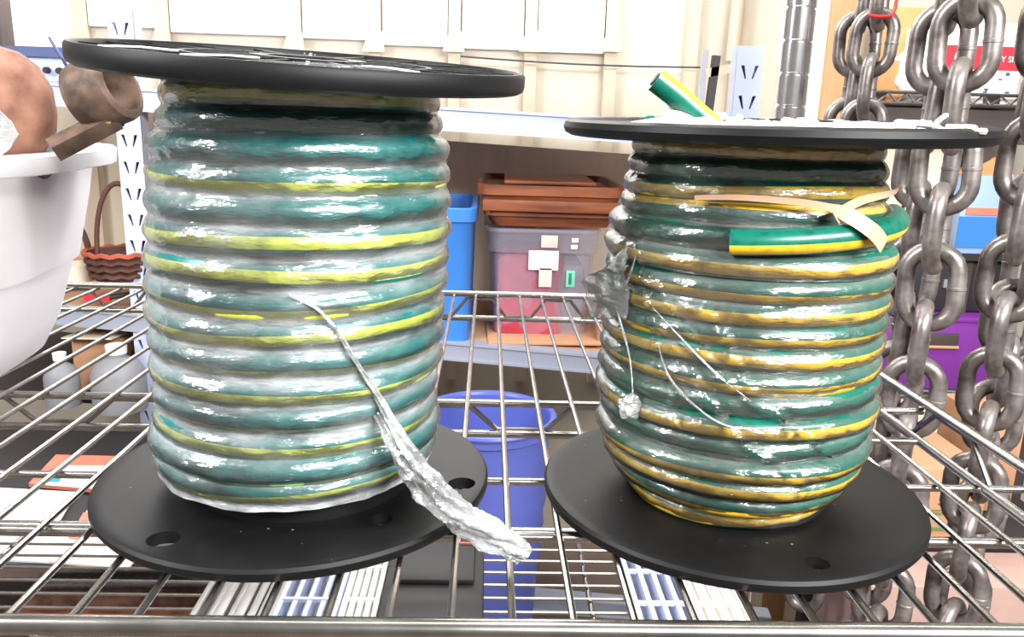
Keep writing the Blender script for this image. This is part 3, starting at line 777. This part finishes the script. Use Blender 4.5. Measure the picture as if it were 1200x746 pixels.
# tote
YT = 1.56
a, b = at(570, 266, YT), at(704, 272, YT); zb = at(640, 412, YT).z; zt_ = (a.z+b.z)/2; wd = b.x-a.x; hh = zt_-zb
tt = thing('storage_tote', 'clear plastic tote of red cloth with white labels under a rusty brown tray', 'tote', ((a.x+b.x)/2, YT+.16, zb))
obj('body', shell(bmesh.new(), [(-.03, 0), (-.016, .004), (-.006, hh-.05), (0, hh-.046), (.002, hh), (-.003, hh+.001), (-.010, hh-.05), (-.02, .008), (-.03, .006)], 10, 64, wd/2, .16), M['tote'], tt)
obj('rim', shell(bmesh.new(), [(0, hh-.006), (.005, hh-.006), (.005, hh), (-.004, hh), (-.004, hh-.004)], 10, 64, wd/2, .16), M['tote'], tt)
bm = bmesh.new(); bmesh.ops.create_grid(bm, x_segments=24, y_segments=24, size=.5); bm.free()
def lp(px, py, dy=0): return local(at(px, py, YT+dy), tt)
def plate(px0, py0, px1, py1, th, material, name, parent, lab=None, dy=-.004):
    a_, b_ = lp(px0, py1, dy), lp(px1, py0, dy)
    return obj(name, B(((a_.x+b_.x)/2, a_.y, (a_.z+b_.z)/2), (abs(b_.x-a_.x), th, abs(b_.z-a_.z)), bev=min(th*.4, .004)), material, parent, label=lab)
plate(619, 294, 655, 316, .002, M['paper'], 'label', tt, 'blank white label')
plate(631, 314, 647, 336, .002, M['pinkpaper'], 'label', tt, 'pinkish paper tag hanging below the label')
plate(634, 276, 654, 290, .002, M['pinkpaper'], 'label', tt, 'yellowish paper scrap above the label')
plate(670, 279, 678, 284, .002, M['paper'], 'label', tt); plate(669, 287, 677, 292, .002, M['paper'], 'label', tt)
gt = plate(663, 317, 674, 336, .002, M['green'], 'green_tag', tt, 'small mint green zero shaped tag')
plate(666, 320, 670, 333, .0016, M['darkgreen'], 'green_tag_centre', gt if False else tt, dy=-.0058)
rc = thing('red_cloth', 'red cloth folded inside the clear tote', 'cloth', (tt.location.x-.025, YT+.115, zb+.008))
bm = bmesh.new(); box(bm, (0, 0, hh*.36), (wd*.62, .2, hh*.8), bev=.02)
bmesh.ops.subdivide_edges(bm, edges=bm.edges[:], cuts=3, use_grid_fill=True)
for v in bm.verts: v.co += Vector((noise.noise(v.co*22), noise.noise(v.co*22+Vector((4, 0, 0))), noise.noise(v.co*22+Vector((0, 7, 0)))))*.008
obj('fold', bm, M['redstuff'], rc)
gb = thing('grey_packet', 'dim grey bundle on the right inside the clear tote', 'bundle', (tt.location.x+.06, YT+.15, zb+.02))
obj('wrapper', B((0, 0, hh*.3), (wd*.3, .16, hh*.6), bev=.015), M['greyplastic'], gb)
# trays on the tote
def tray(px0, py0, px1, py1, Y, dep, label, zoff, rz, material, hh2):
    a_, b_ = at(px0, py0, Y), at(px1, py1, Y); wd2 = (b_-a_).length
    t_ = thing('tray', label, 'tray', ((a_.x+b_.x)/2, Y+dep/2, (a_.z+b_.z)/2), 'brown trays stacked on the clear tote', rz)
    obj('body', shell(bmesh.new(), [(-.03, 0), (-.016, .002), (-.006, hh2*.6), (0, hh2*.62), (.0, hh2), (-.008, hh2), (-.014, hh2*.75), (-.03, hh2*.7)], 12, 64, wd2/2, dep/2), material, t_)
    return t_
t1 = tray(566, 266, 726, 270, 1.55, .33, 'lower dark brown tray sitting on the clear tote', 0, -.0, M['wood'], .036)
t2 = tray(560, 249, 735, 250, 1.54, .36, 'upper rust brown tray with a ribbed lid on the clear tote', 0, -.02, M['wood'], .05)
obj('rim_strip', B((0, -.18-.002, .012), (.26, .006, .022), bev=.003), M['wood'], t2)
obj('centre_panel', B((0, .0, .052), (.18, .26, .008), bev=.003), M['wood'], t2)
wb = thing('wood_block', 'small tan wood block beside the clear tote on the grey shelving', 'block', at(708, 404, 1.53))
obj('block', B((0, .02, .04), (.028, .04, .085), bev=.002), M['tan'], wb)
cb = thing('cardboard_sheet', 'flat cardboard sheet under the clear tote', 'cardboard', at(630, 406, 1.512))
obj('sheet', B((0.01, .1, .006), (.22, .2, .006), rz=.04, bev=.001), M['carton'], cb)
# left of that shelf
cp = thing('control_panel', 'white control panel with a row of dark knobs behind the rusty casting', 'panel', at(40, 98, 1.72))
A_ = [local(at(*q, 1.70), cp) for q in ((-60, 112), (88, 122), (88, 68), (-60, 60))]
def quadbox(Q, th, material, name, parent, lab=None):
    bm = bmesh.new(); n = Vector((0, th, 0)); f = [bm.verts.new(q) for q in Q]; b_ = [bm.verts.new(q+n) for q in Q]
    bm.faces.new(f); bm.faces.new(b_[::-1])
    for i in range(len(Q)): j = (i+1) % len(Q); bm.faces.new((f[j], f[i], b_[i], b_[j]))
    return obj(name, bm, material, parent, smooth=False, label=lab)
quadbox([local(at(*q, 1.66), cp) for q in ((-60, 90), (92, 97), (92, 66), (-60, 60))], .12, M['whitesteel'], 'face', cp)
quadbox([local(at(*q, 1.65), cp) for q in ((-60, 62), (92, 68), (92, 56), (-60, 51))], .14, M['navy'], 'top_strip', cp, 'dark navy strip')
quadbox([local(at(*q, 1.65), cp) for q in ((-60, 95), (92, 101), (92, 96), (-60, 90))], .13, M['greysteel'], 'trim_bar', cp)
for x in (16, 26, 41, 56, 71):
    kb = obj('knob', lathe(bmesh.new(), [(0, .012), (.004, .012), (.006, .009), (.0065, 0), (0, 0)], 16), M['charcoal'], cp, local(at(x, 79+x*.06, 1.655), cp), (PI/2, 0, 0))
cz = thing('camera_cord', 'thin dark cord sloping down in front of the control panel', 'cord', at(62, 45, 1.6))
obj('cord', T(smooth_path([local(at(*q), cz) for q in ((58, 44, 1.6), (66, 58, 1.58), (74, 70, 1.58), (82, 84, 1.6))], 5), .003, 6), M['navy'], cz)
dp = tag(obj('dark_box', B((at(-2, 22, 1.9).x, 1.9, (at(-2, 45, 1.9).z+at(-2, -2, 1.9).z)/2-.04), (.035, .05, .17), bev=.003), M['darkbrown']), 'dark maroon box at the top left corner', 'box')
bk = thing('wicker_basket', 'brown wicker basket with a tall hoop handle left of the striped spool', 'basket', at(145, 326, 1.62))
obj('body', lathe(bmesh.new(), [(0, 0), (.05, 0), (.062, .03), (.066, .055), (.062, .056), (.055, .03), (.045, .006), (0, .006)], 28), M['basket'], bk)
for zz in (.012, .026, .04, .054): 
    rr = .053+.0115*zz/.05+.002
    obj('weave', T([(rr*math.cos(a), rr*math.sin(a), zz+.002*math.sin(a*14)) for a in [2*PI*i/56 for i in range(56)]], .0052, 6, closed=True), M['basket'] if zz < .05 else M['terracotta'], bk)
obj('handle', T([(.05*math.cos(a), -.02, .05+.14*math.sin(a)) for a in [PI*i/24 for i in range(25)]], .005, 8), M['basket'], bk, (.012, 0, 0))
bs2 = thing('small_basket', 'small dark looped basket beside the white bin edge', 'basket', at(93, 328, 1.66))
obj('body', lathe(bmesh.new(), [(0, 0), (.03, 0), (.036, .035), (.033, .035), (.027, .004), (0, .004)], 20), M['cream'], bs2)
obj('handle', T([(.024*math.cos(a), 0, .03+.085*math.sin(a)) for a in [PI*i/20 for i in range(21)]], .006, 8), M['basket'], bs2, rot=(0, 0, .5))
obj('cloth', blob(bs2, (0.01, 0, .04), .02, M['cream'], 'cloth', 1.4).data.copy() and B((0, 0, .03), (.03, .03, .02), bev=.006), M['cream'], bs2) if False else None
# bits on the level below (seen under the wires)
def crate(name, label, cat, px, py, Y, s, material, rz=0, bev=.006, zb=None):
    p = at(px, py, Y)
    if zb is not None: p.z = zb
    t_ = thing(name, label, cat, p, None, rz)
    obj('body', B((0, s[1]/2, s[2]/2), s, bev=bev), material, t_)
    return t_
t = crate('cardboard_box', 'pale cardboard box under the shelf seen between the wires at left', 'box', 118, 444, 1.64, (.11, .2, .12), M['carton'], zb=SHZ)
obj('flap', bar(bmesh.new(), (-.055, 0, .122), (.055, -.02, .128), .05, .003), M['cream'], t)
def jug(label, px, py, Y, r, hh_, material, capm):
    p_ = at(px, py, Y); t_ = thing('jug', label, 'jug', (p_.x, p_.y, SHZ))
    obj('body', lathe(bmesh.new(), [(0, 0), (r, 0), (r*1.02, hh_*.1), (r*1.02, hh_*.6), (r*.8, hh_*.78), (r*.35, hh_*.88), (r*.33, hh_), (0, hh_)], 24), material, t_)
    obj('cap', lathe(bmesh.new(), [(r*.38, hh_*.94), (r*.4, hh_*1.08), (0, hh_*1.08)], 18), capm, t_)
jug('grey round jug under the shelf behind the spool edge', 140, 452, 1.55, .05, .12, M['greyplastic'], M['paper'])
jug('grey jug with a white cap left of the pale cardboard box', 72, 440, 1.56, .032, .1, M['greyplastic'], M['paper'])
jug('rusty brown bottle by the pale cardboard box', 158, 408, 1.7, .04, .1, M['rust'], M['red'])
t = thing('red_clamp', 'small red clamp lying on the grey shelving behind the wires', 'tool', at(118, 352, 1.62))
obj('jaw', bar(bmesh.new(), (-.03, 0, .004), (.02, 0, .006), .012, .012), M['red'], t); obj('handle', T([(.015, 0, .006), (.05, .02, .01)], .005, 8), M['charcoal'], t)

# ------------------------------------------------------------------ right background
RY = 1.85
tb = tag(obj('tan_board', B((at(984, 40, 1.7).x, 1.7, (0.62+FLOOR)/2), (0.05, 0.03, 0.62-FLOOR), bev=.002), M['tan']), 'tan wooden board standing between chrome post and red tied chain', 'board')
tb2 = tag(obj('white_post', B((at(962, 60, 1.72).x, 1.72, (0.66+FLOOR)/2), (0.028, 0.04, 0.66-FLOOR), bev=.002), M['cream']), 'white painted post between the chrome post and tan board', 'post')
rk = thing('storage_rack', 'dark steel rack with a chrome edged deck behind the chains', 'rack', (at(1120, 140, RY).x, RY, FLOOR))
rp = lambda px, py, dy=0: local(at(px, py, RY+dy), rk)
xa, xb = rp(1030, 0).x, rp(1290, 0).x
z1 = rp(1110, 123).z; z2 = rp(1110, 300).z; z3 = rp(1110, 455).z
obj('deck', B(((xa+xb)/2, .2, z1), (xb-xa, .42, .010)), M['darkbrown'], rk, smooth=False)
obj('top_rail', T([(xa, -.012, z1+.024), (xb, -.012, z1+.024)], .004, 8), M['chrome'], rk)
obj('deck_rail', T([(xa, -.012, z1), (xb, -.012, z1)], .0045, 8), M['chrome'], rk)
zz = []
for i in range(24): zz.append((xa+(xb-xa)*i/23, -.012, z1+(.003 if i % 2 else .022)))
obj('truss', T(zz, .0032, 6), M['chrome'], rk)
obj('apron', B(((xa+xb)/2, .012, z1-.045), (xb-xa, .02, .075)), M['darkbrown'], rk, smooth=False)
obj('middle_deck', B(((xa+xb)/2, .2, z2), (xb-xa, .42, .016)), M['charcoal'], rk, smooth=False)
obj('lower_deck', B(((xa+xb)/2, .2, z3), (xb-xa, .42, .012)), M['greysteel'], rk, smooth=False)
obj('lower_rail', T([(xa, -.012, z3+.012), (xb, -.012, z3+.012)], .006, 8), M['chrome'], rk)
obj('lower_rail', T([(xa, -.012, z3-.016), (xb, -.012, z3-.016)], .006, 8), M['chrome'], rk)
obj('apron', B(((xa+xb)/2, .01, z3-.07), (xb-xa, .02, .10)), M['cream'], rk, smooth=False)
for px in (1034, 1170, 1285):
    x = rp(px, 100).x; zt2 = rp(1110, 110).z
    obj('upright', B((x, .03, zt2/2), (.035, .035, zt2)), M['darkbrown'], rk, smooth=False)
zt1 = z1+FLOOR+.005
def onrack(px0, px1, pyt, Y, dep, name, label, cat, material, zbase):
    a_, b_ = at(px0, pyt, Y), at(px1, pyt, Y)
    t_ = thing(name, label, cat, ((a_.x+b_.x)/2, Y, zbase)); hh_ = (a_.z+b_.z)/2-zbase
    obj('body', B((0, dep/2, hh_/2), (b_.x-a_.x, dep, hh_), bev=.003), material, t_)
    return t_, b_.x-a_.x, hh_
rb, wv, hv = onrack(1106, 1206, 26, 1.87, .2, 'printed_carton', 'white and red printed carton on the rack behind the chains', 'carton', M['paper'], zt1)
zr = lambda py: at(1155, py, 1.87).z-zt1
bandz0, bandz1 = zr(82), zr(54)
obj('red_band', B((0, -.0008, (bandz0+bandz1)/2), (wv, .0016, bandz1-bandz0)), M['red'], rb, smooth=False)
text('lettering', 'FAMILY SIZE', .018, (.046, -.002, (bandz0+bandz1)/2-.002), (PI/2, 0, 0), M['paper'], rb)
obj('emblem', lathe(bmesh.new(), [(0, .001), (.016, .001), (.016, 0), (0, 0)], 24), M['paper'], rb, (-.045, -.0015, (bandz0+bandz1)/2), (PI/2, 0, 0))
em = obj('emblem_ring', T([(.01*math.cos(a), .01*math.sin(a), .0012) for a in [2*PI*i/24 for i in range(24)]], .0014, 5, closed=True), M['red'], rb, (-.045, -.0025, (bandz0+bandz1)/2), (PI/2, 0, 0))
bm = bmesh.new()
for i in range(14):
    x = random.uniform(-.04, .085); z = random.uniform(.012, zr(86)); box(bm, (x, -.0006, z), (random.uniform(.004, .011), .001, random.uniform(.003, .008)), bev=0)
obj('print_marks', bm, M['navy'], rb, smooth=False, label='blue printed speckles')['kind'] = 'stuff'
oc, _, _ = onrack(1030, 1062, 70, 1.88, .12, 'orange_carton', 'orange cardboard carton at the left end of the chain rack', 'carton', M['orangecard'], zt1)
oc2 = crate('cream_carton', 'cream and orange carton high behind the red tied chain', 'carton', 1068, 52, 2.03, (.12, .1, at(1068, 8, 2.03).z-zt1), M['orangecard'], zb=zt1)
wbag = thing('white_bag', 'round white plastic bag between orange carton and red printed carton', 'bag', (at(1078, 100, 1.86).x, 1.90, zt1))
hbag = at(1078, 52, 1.86).z-zt1
bm = bmesh.new(); bmesh.ops.create_icosphere(bm, subdivisions=4, radius=1)
for v in bm.verts:
    d_ = 1+.14*noise.noise(v.co*2.5); v.co = Vector((v.co.x*.052*d_, v.co.y*.05*d_, max(-.9, v.co.z)*hbag*.5*d_+hbag*.46))
obj('bag_body', bm, M['paper'], wbag)
obj('bag_knot', blob(wbag, (0, 0, hbag), .01, M['paper'], 'bag_knot', 7.7).data, None) if False else blob(wbag, (0, 0, hbag*.97), .011, M['paper'], 'bag_knot', 7.7)
# cream vented cabinet
zt2_ = z2+FLOOR+.008
vc, wv, hv = onrack(1034, 1132, 158, 1.90, .25, 'vented_cabinet', 'cream plastic cabinet with dark vent slots behind the chain links', 'cabinet', M['cream'], zt2_)
for px, py in ((1052, 213), (1070, 246), (1083, 247), (1096, 250), (1118, 249), (1108, 249), (1058, 245)):
    q = local(at(px, py, 1.899), vc); obj('vent_slot', B((q.x, -.0005, q.z), (.007, .003, .024)), M['darkhole'], vc, smooth=False)
q = local(at(1080, 262, 1.9), vc); obj('drawer_line', B((0, -.0005, q.z), (wv, .003, .003)), M['greyplastic'], vc, smooth=False)
bc, wv2, hv2 = onrack(1132, 1196, 206, 1.84, .22, 'blue_container', 'pale translucent blue container with an orange topped heap', 'container', M['bluegrey'], zt2_)
obj('band', B((0, -.001, hv2*.28), (wv2, .003, hv2*.4)), M['blue'], bc, smooth=False)
obj('sticker', B((0, -.002, hv2*.55), (wv2*.8, .003, hv2*.09)), M['orange'], bc, smooth=False)
bm = bmesh.new(); prism(bm, [(-wv2*.5, hv2), (wv2*.5, hv2), (wv2*.12, hv2+.042)], .02, .2)
tag(obj('yellow_lid', bm, M['orangecard'], None, tuple(bc.location), smooth=False), 'yellow tan pyramid shaped lid on the pale blue container', 'lid')
# black box and purple tote
zt3_ = z3+FLOOR+.008
pt, wv3, hv3 = onrack(1020, 1180, 372, 1.82, .3, 'purple_tote', 'purple plastic tote with a recessed handle behind the chains', 'tote', M['purple'], zt3_)
obj('rim', B((0, .15, hv3-.004), (wv3+.012, .31, .012), bev=.003), M['purple'], pt)
obj('handle_recess', B((.012, -.001, hv3*.70), (.085, .004, .03), bev=.001), M['darkbrown'], pt)
obj('handle_lip', T([(-.03, -.006, hv3*.60), (.054, -.006, hv3*.60)], .004, 8), M['carton'], pt)
kb = thing('black_case', 'black case resting on top of the purple tote', 'case', (pt.location.x+.04, 1.86, zt3_+hv3+.003))
hk = at(1130, 305, 1.86).z-kb.location.z
obj('body', B((0, .12, hk/2), (.26, .22, hk), bev=.008), M['charcoal'], kb); obj('latch', B((0, -.002+.01, hk*.55), (.03, .008, .02)), M['greyplastic'], kb)
# cartons low on the right, beyond the shelf edge
def carton(px, py, Y, s, material, name, label, rz=0):
    t_ = thing(name, label, 'carton', at(px, py, Y), None, rz)
    obj('body', B((0, s[1]/2, s[2]/2), s, bev=.002), material, t_)
    return t_
YS = 1.25
sv = carton(1108, 632, YS, (.115, .2, .13), M['carton'], 'lettered_carton', 'brown carton with green stripes and dark lettering below the chains')
text('lettering', 'SAV', .022, (-.005, -.0015, .072), (PI/2, 0, 0), M['ink'], sv)
for z, hh_ in ((.049, .004), (.055, .002), (.02, .006)): obj('stripe', B((0, -.0008, z), (.112, .0016, hh_)), M['greenprint'], sv, smooth=False)
obj('base_strip', B((0, -.001, .005), (.112, .002, .01)), M['orangecard'], sv, smooth=False)
BZ = sv.location.z
be = thing('side_bench', 'dark low bench under the lettered carton at lower right', 'bench', (sv.location.x+.06, YS+.16, FLOOR))
obj('top', B((0, 0, BZ-FLOOR-.012), (.36, .34, .02)), M['charcoal'], be)
for sx_ in (-.15, .15):
    for sy_ in (-.14, .14): obj('leg', B((sx_, sy_, (BZ-FLOOR-.022)/2), (.03, .03, BZ-FLOOR-.022)), M['charcoal'], be)
sc_ = carton(1162, 560, 1.36, (.09, .12, .19), M['carton'], 'small_carton', 'tall orange brown carton right of the lettered carton under the shelf corner')
sc_.location.z = BZ
fc = carton(1130, 745, 1.12, (.36, .11, at(1130, 688, 1.12).z-FLOOR), M['pinkcard'], 'pale_carton', 'pinkish cardboard carton below the chains at bottom right')
fc.location.z = FLOOR

# ------------------------------------------------------------------ below the shelf
def tub(px0, px1, pyt, pyb, Y, label, material, ridges=(.2, .26, .34)):
    a_, b_ = at(px0, pyt, Y), at(px1, pyt, Y); zb_ = FLOOR; r = (b_.x-a_.x)/2; hh_ = (a_.z+b_.z)/2-zb_
    t_ = thing('plastic_tub', label, 'tub', ((a_.x+b_.x)/2, Y, zb_), 'blue tubs below the shelf')
    pr_ = [(0, 0), (r*.62, 0), (r*.64, .004)]
    for f in [i/30 for i in range(1, 30)]:
        w_ = r*(.64+.31*f)+(.004 if any(abs(1-f-g) < .02 for g in ridges) else 0); pr_.append((w_, hh_*f))
    pr_ += [(r*.99, hh_-.02), (r, hh_-.004), (r*.98, hh_), (r*.93, hh_-.004), (r*.9, hh_*.8), (r*.62, .012), (0, .01)]
    obj('body', lathe(bmesh.new(), pr_, 48), material, t_)
    obj('rim', T([(r*.985*math.cos(a), r*.985*math.sin(a), hh_-.003) for a in [2*PI*i/48 for i in range(48)]], .006, 8, closed=True), material, t_)
    return t_
b1 = tub(492, 650, 484, 800, 1.28, 'royal blue plastic tub below the shelf between the two spools', M['royal'])
obj('handle_hole', B((.078, -.05, .0), (.016, .012, .03), rz=.6, bev=.004), M['charcoal'], b1, (0, 0, at(640, 500, 1.28).z-b1.location.z))
# lower deck goods
def bundle():
    px = 226
    for i in range(9):
        wd_ = random.choice((8, 11, 14)); X_ = at(px+wd_/2, 715, Z=LZ+.006)
        t_ = thing('metal_tube', ('leftmost', 'second from left', 'third from left', 'fourth from left', 'middle', 'fourth from right', 'third from right', 'second from right', 'rightmost')[i]+' grey metal square tube on the lower deck under the left spool', 'tube', (X_.x, .62, LZ+.0025), 'grey metal tubes on the lower deck')
        s_ = wd_*.00078
        obj('bar', B((0, 0, s_/2), (s_, .44, s_), bev=.0008), M['galv'], t_)
        px += wd_+.8
bundle()
def basket_frame(px0, px1, label, material, Yc=.72, dark=True):
    a_, b_ = at(px0, 712, Z=LZ), at(px1, 712, Z=LZ); wd_ = b_.x-a_.x
    t_ = thing('wire_basket', label, 'basket', ((a_.x+b_.x)/2, .74, LZ+.003))
    for x in [wd_*(i/4-.5) for i in range(5)]:
        obj('bar', B((x, 0, .012), (.0055, .26, .022), bev=.001), material, t_)
    for y_ in (-.13, -.07, -.01, .05, .11):
        obj('cross_bar', B((0, y_, .022), (wd_, .004, .004)), material, t_)
    obj('tray', B((0, 0, .0015), (wd_, .26, .003)), M['greyplastic'] if dark else M['cream'], t_)
basket_frame(338, 402, 'pale grey slotted basket under the left spool front', M['whitesteel'])
basket_frame(410, 446, 'white slotted basket beside the pale grey basket on the lower deck', M['paper'])
basket_frame(738, 800, 'white slotted basket under the right spool front', M['whitesteel'])
basket_frame(806, 862, 'white open wire basket right of the slotted basket under the right spool', M['paper'], dark=False)
bbx = thing('black_box', 'black box on the lower deck between the baskets and the blue tub', 'box', (at(510, 715, Z=LZ).x, .76, LZ+.003))
obj('body', B((0, 0, .02), (.10, .18, .04), bev=.004), M['charcoal'], bbx)
obj('lid', B((-.0, 0.02, .043), (.08, .1, .006), bev=.002), M['charcoal'], bbx)
obj('tag', B((.03, .05, .047), (.018, .02, .002)), M['orange'], bbx)
# rusty pipes at left under the deck
for i, (yy, zz_, mm, lb) in enumerate(((1.17, -.60, 'rustorange', 'rusty brown pipe lying nearest below the left spool'), (1.225, -.60, 'rustlight', 'pale rusty pipe lying behind the brown pipe below the left spool'), (1.28, -.60, 'galv', 'grey pipe lying behind the rusty pipes below the left spool'))):
    tp_ = thing('pipe', lb, 'pipe', (-.45, yy, zz_))
    prr = [(.016, -.3), (.022, -.3), (.022, .3), (.016, .3), (.016, -.3)]
    obj('tube', lathe(bmesh.new(), prr, 20), M[mm], tp_, rot=(0, PI/2, .04))
plk = thing('plank', 'long dark plank under the rusty pipes below the left end of the shelf', 'plank', (-.5, 1.23, -.645))
obj('board', B((-.06, 0, .01), (.78, .2, .022), bev=.002), M['darkbrown'], plk)
for sx_ in (-.4, .26): obj('trestle', B((sx_, 0, (FLOOR+.645)/2), (.05, .18, -(FLOOR+.645))), M['darkbrown'], plk)
# printed papers further back
def sheet(pxs, Z, material, label, name='paper_sheet', th=.003):
    P = [at(a_, b_, Z=Z) for a_, b_ in pxs]; c = sum(P, Vector())/len(P)
    t_ = thing(name, label, 'paper', c)
    bm = bmesh.new(); vt = [bm.verts.new(p_-c+Vector((0, 0, th))) for p_ in P]; vb = [bm.verts.new(p_-c) for p_ in P]
    bm.faces.new(vt); bm.faces.new(vb[::-1])
    for i in range(len(P)): j = (i+1) % len(P); bm.faces.new((vt[j], vt[i], vb[i], vb[j]))
    obj('sheet', bm, material, t_, smooth=False)
    return t_, c
PZ = -.40
mt_ = thing('work_table', 'low dark table holding papers behind the shelf at lower left', 'table', (-.62, 1.23, PZ-.023))
obj('top', B((-.1, .055, .01), (.85, .47, .02), bev=.003), M['charcoal'], mt_)
for sx_, sy_ in ((-.5, -.17), (.3, -.17), (-.5, .26), (.3, .26)):
    obj('leg', B((sx_, sy_, (FLOOR-PZ+.023)/2), (.04, .04, -(FLOOR-PZ+.023))), M['greyplastic'], mt_)
ms, mc = sheet([(34, 570), (118, 578), (150, 538), (66, 536)], PZ, M['orange'], 'red bordered magazine with a blue picture under the left shelf wires', 'magazine', .006)
def inset(parent, c, pxs, Z, material, name):
    P = [at(a_, b_, Z=Z)-c for a_, b_ in pxs]; bm = bmesh.new(); f = [bm.verts.new(p_) for p_ in P]; g = [bm.verts.new(p_-Vector((0, 0, .001))) for p_ in P]
    bm.faces.new(f); bm.faces.new(g[::-1])
    for i in range(len(P)): j = (i+1) % len(P); bm.faces.new((f[j], f[i], g[i], g[j]))
    obj(name, bm, material, parent, smooth=False)
inset(ms, mc, [(46, 567), (112, 572), (132, 545), (74, 545)], PZ+.0068, M['paper'], 'page')
inset(ms, mc, [(48, 564), (70, 564), (72, 553), (58, 551)], PZ+.0076, M['cyan'], 'picture')
inset(ms, mc, [(56, 553), (68, 554), (66, 549), (60, 549)], PZ+.0078, M['royal'], 'picture')
sheet([(-40, 612), (70, 612), (90, 578), (-20, 572)], PZ, M['paper'], 'blank white sheet in front of the red bordered magazine')
s2, sc2 = sheet([(-60, 655), (60, 660), (96, 614), (-40, 614)], PZ, M['paper'], 'white sheet nearest the bottom left corner under the wires')
s3, sc3 = sheet([(58, 660), (150, 668), (190, 620), (108, 590), (92, 616)], PZ+.001, M['pinkpaper'], 'pink printed leaflet under the rim of the left spool')
inset(s3, sc3, [(80, 630), (96, 632), (112, 600), (98, 600)], PZ+.0052, M['orange'], 'picture')
inset(s3, sc3, [(104, 655), (138, 660), (132, 634), (114, 634)], PZ+.0052, M['cream'], 'picture')
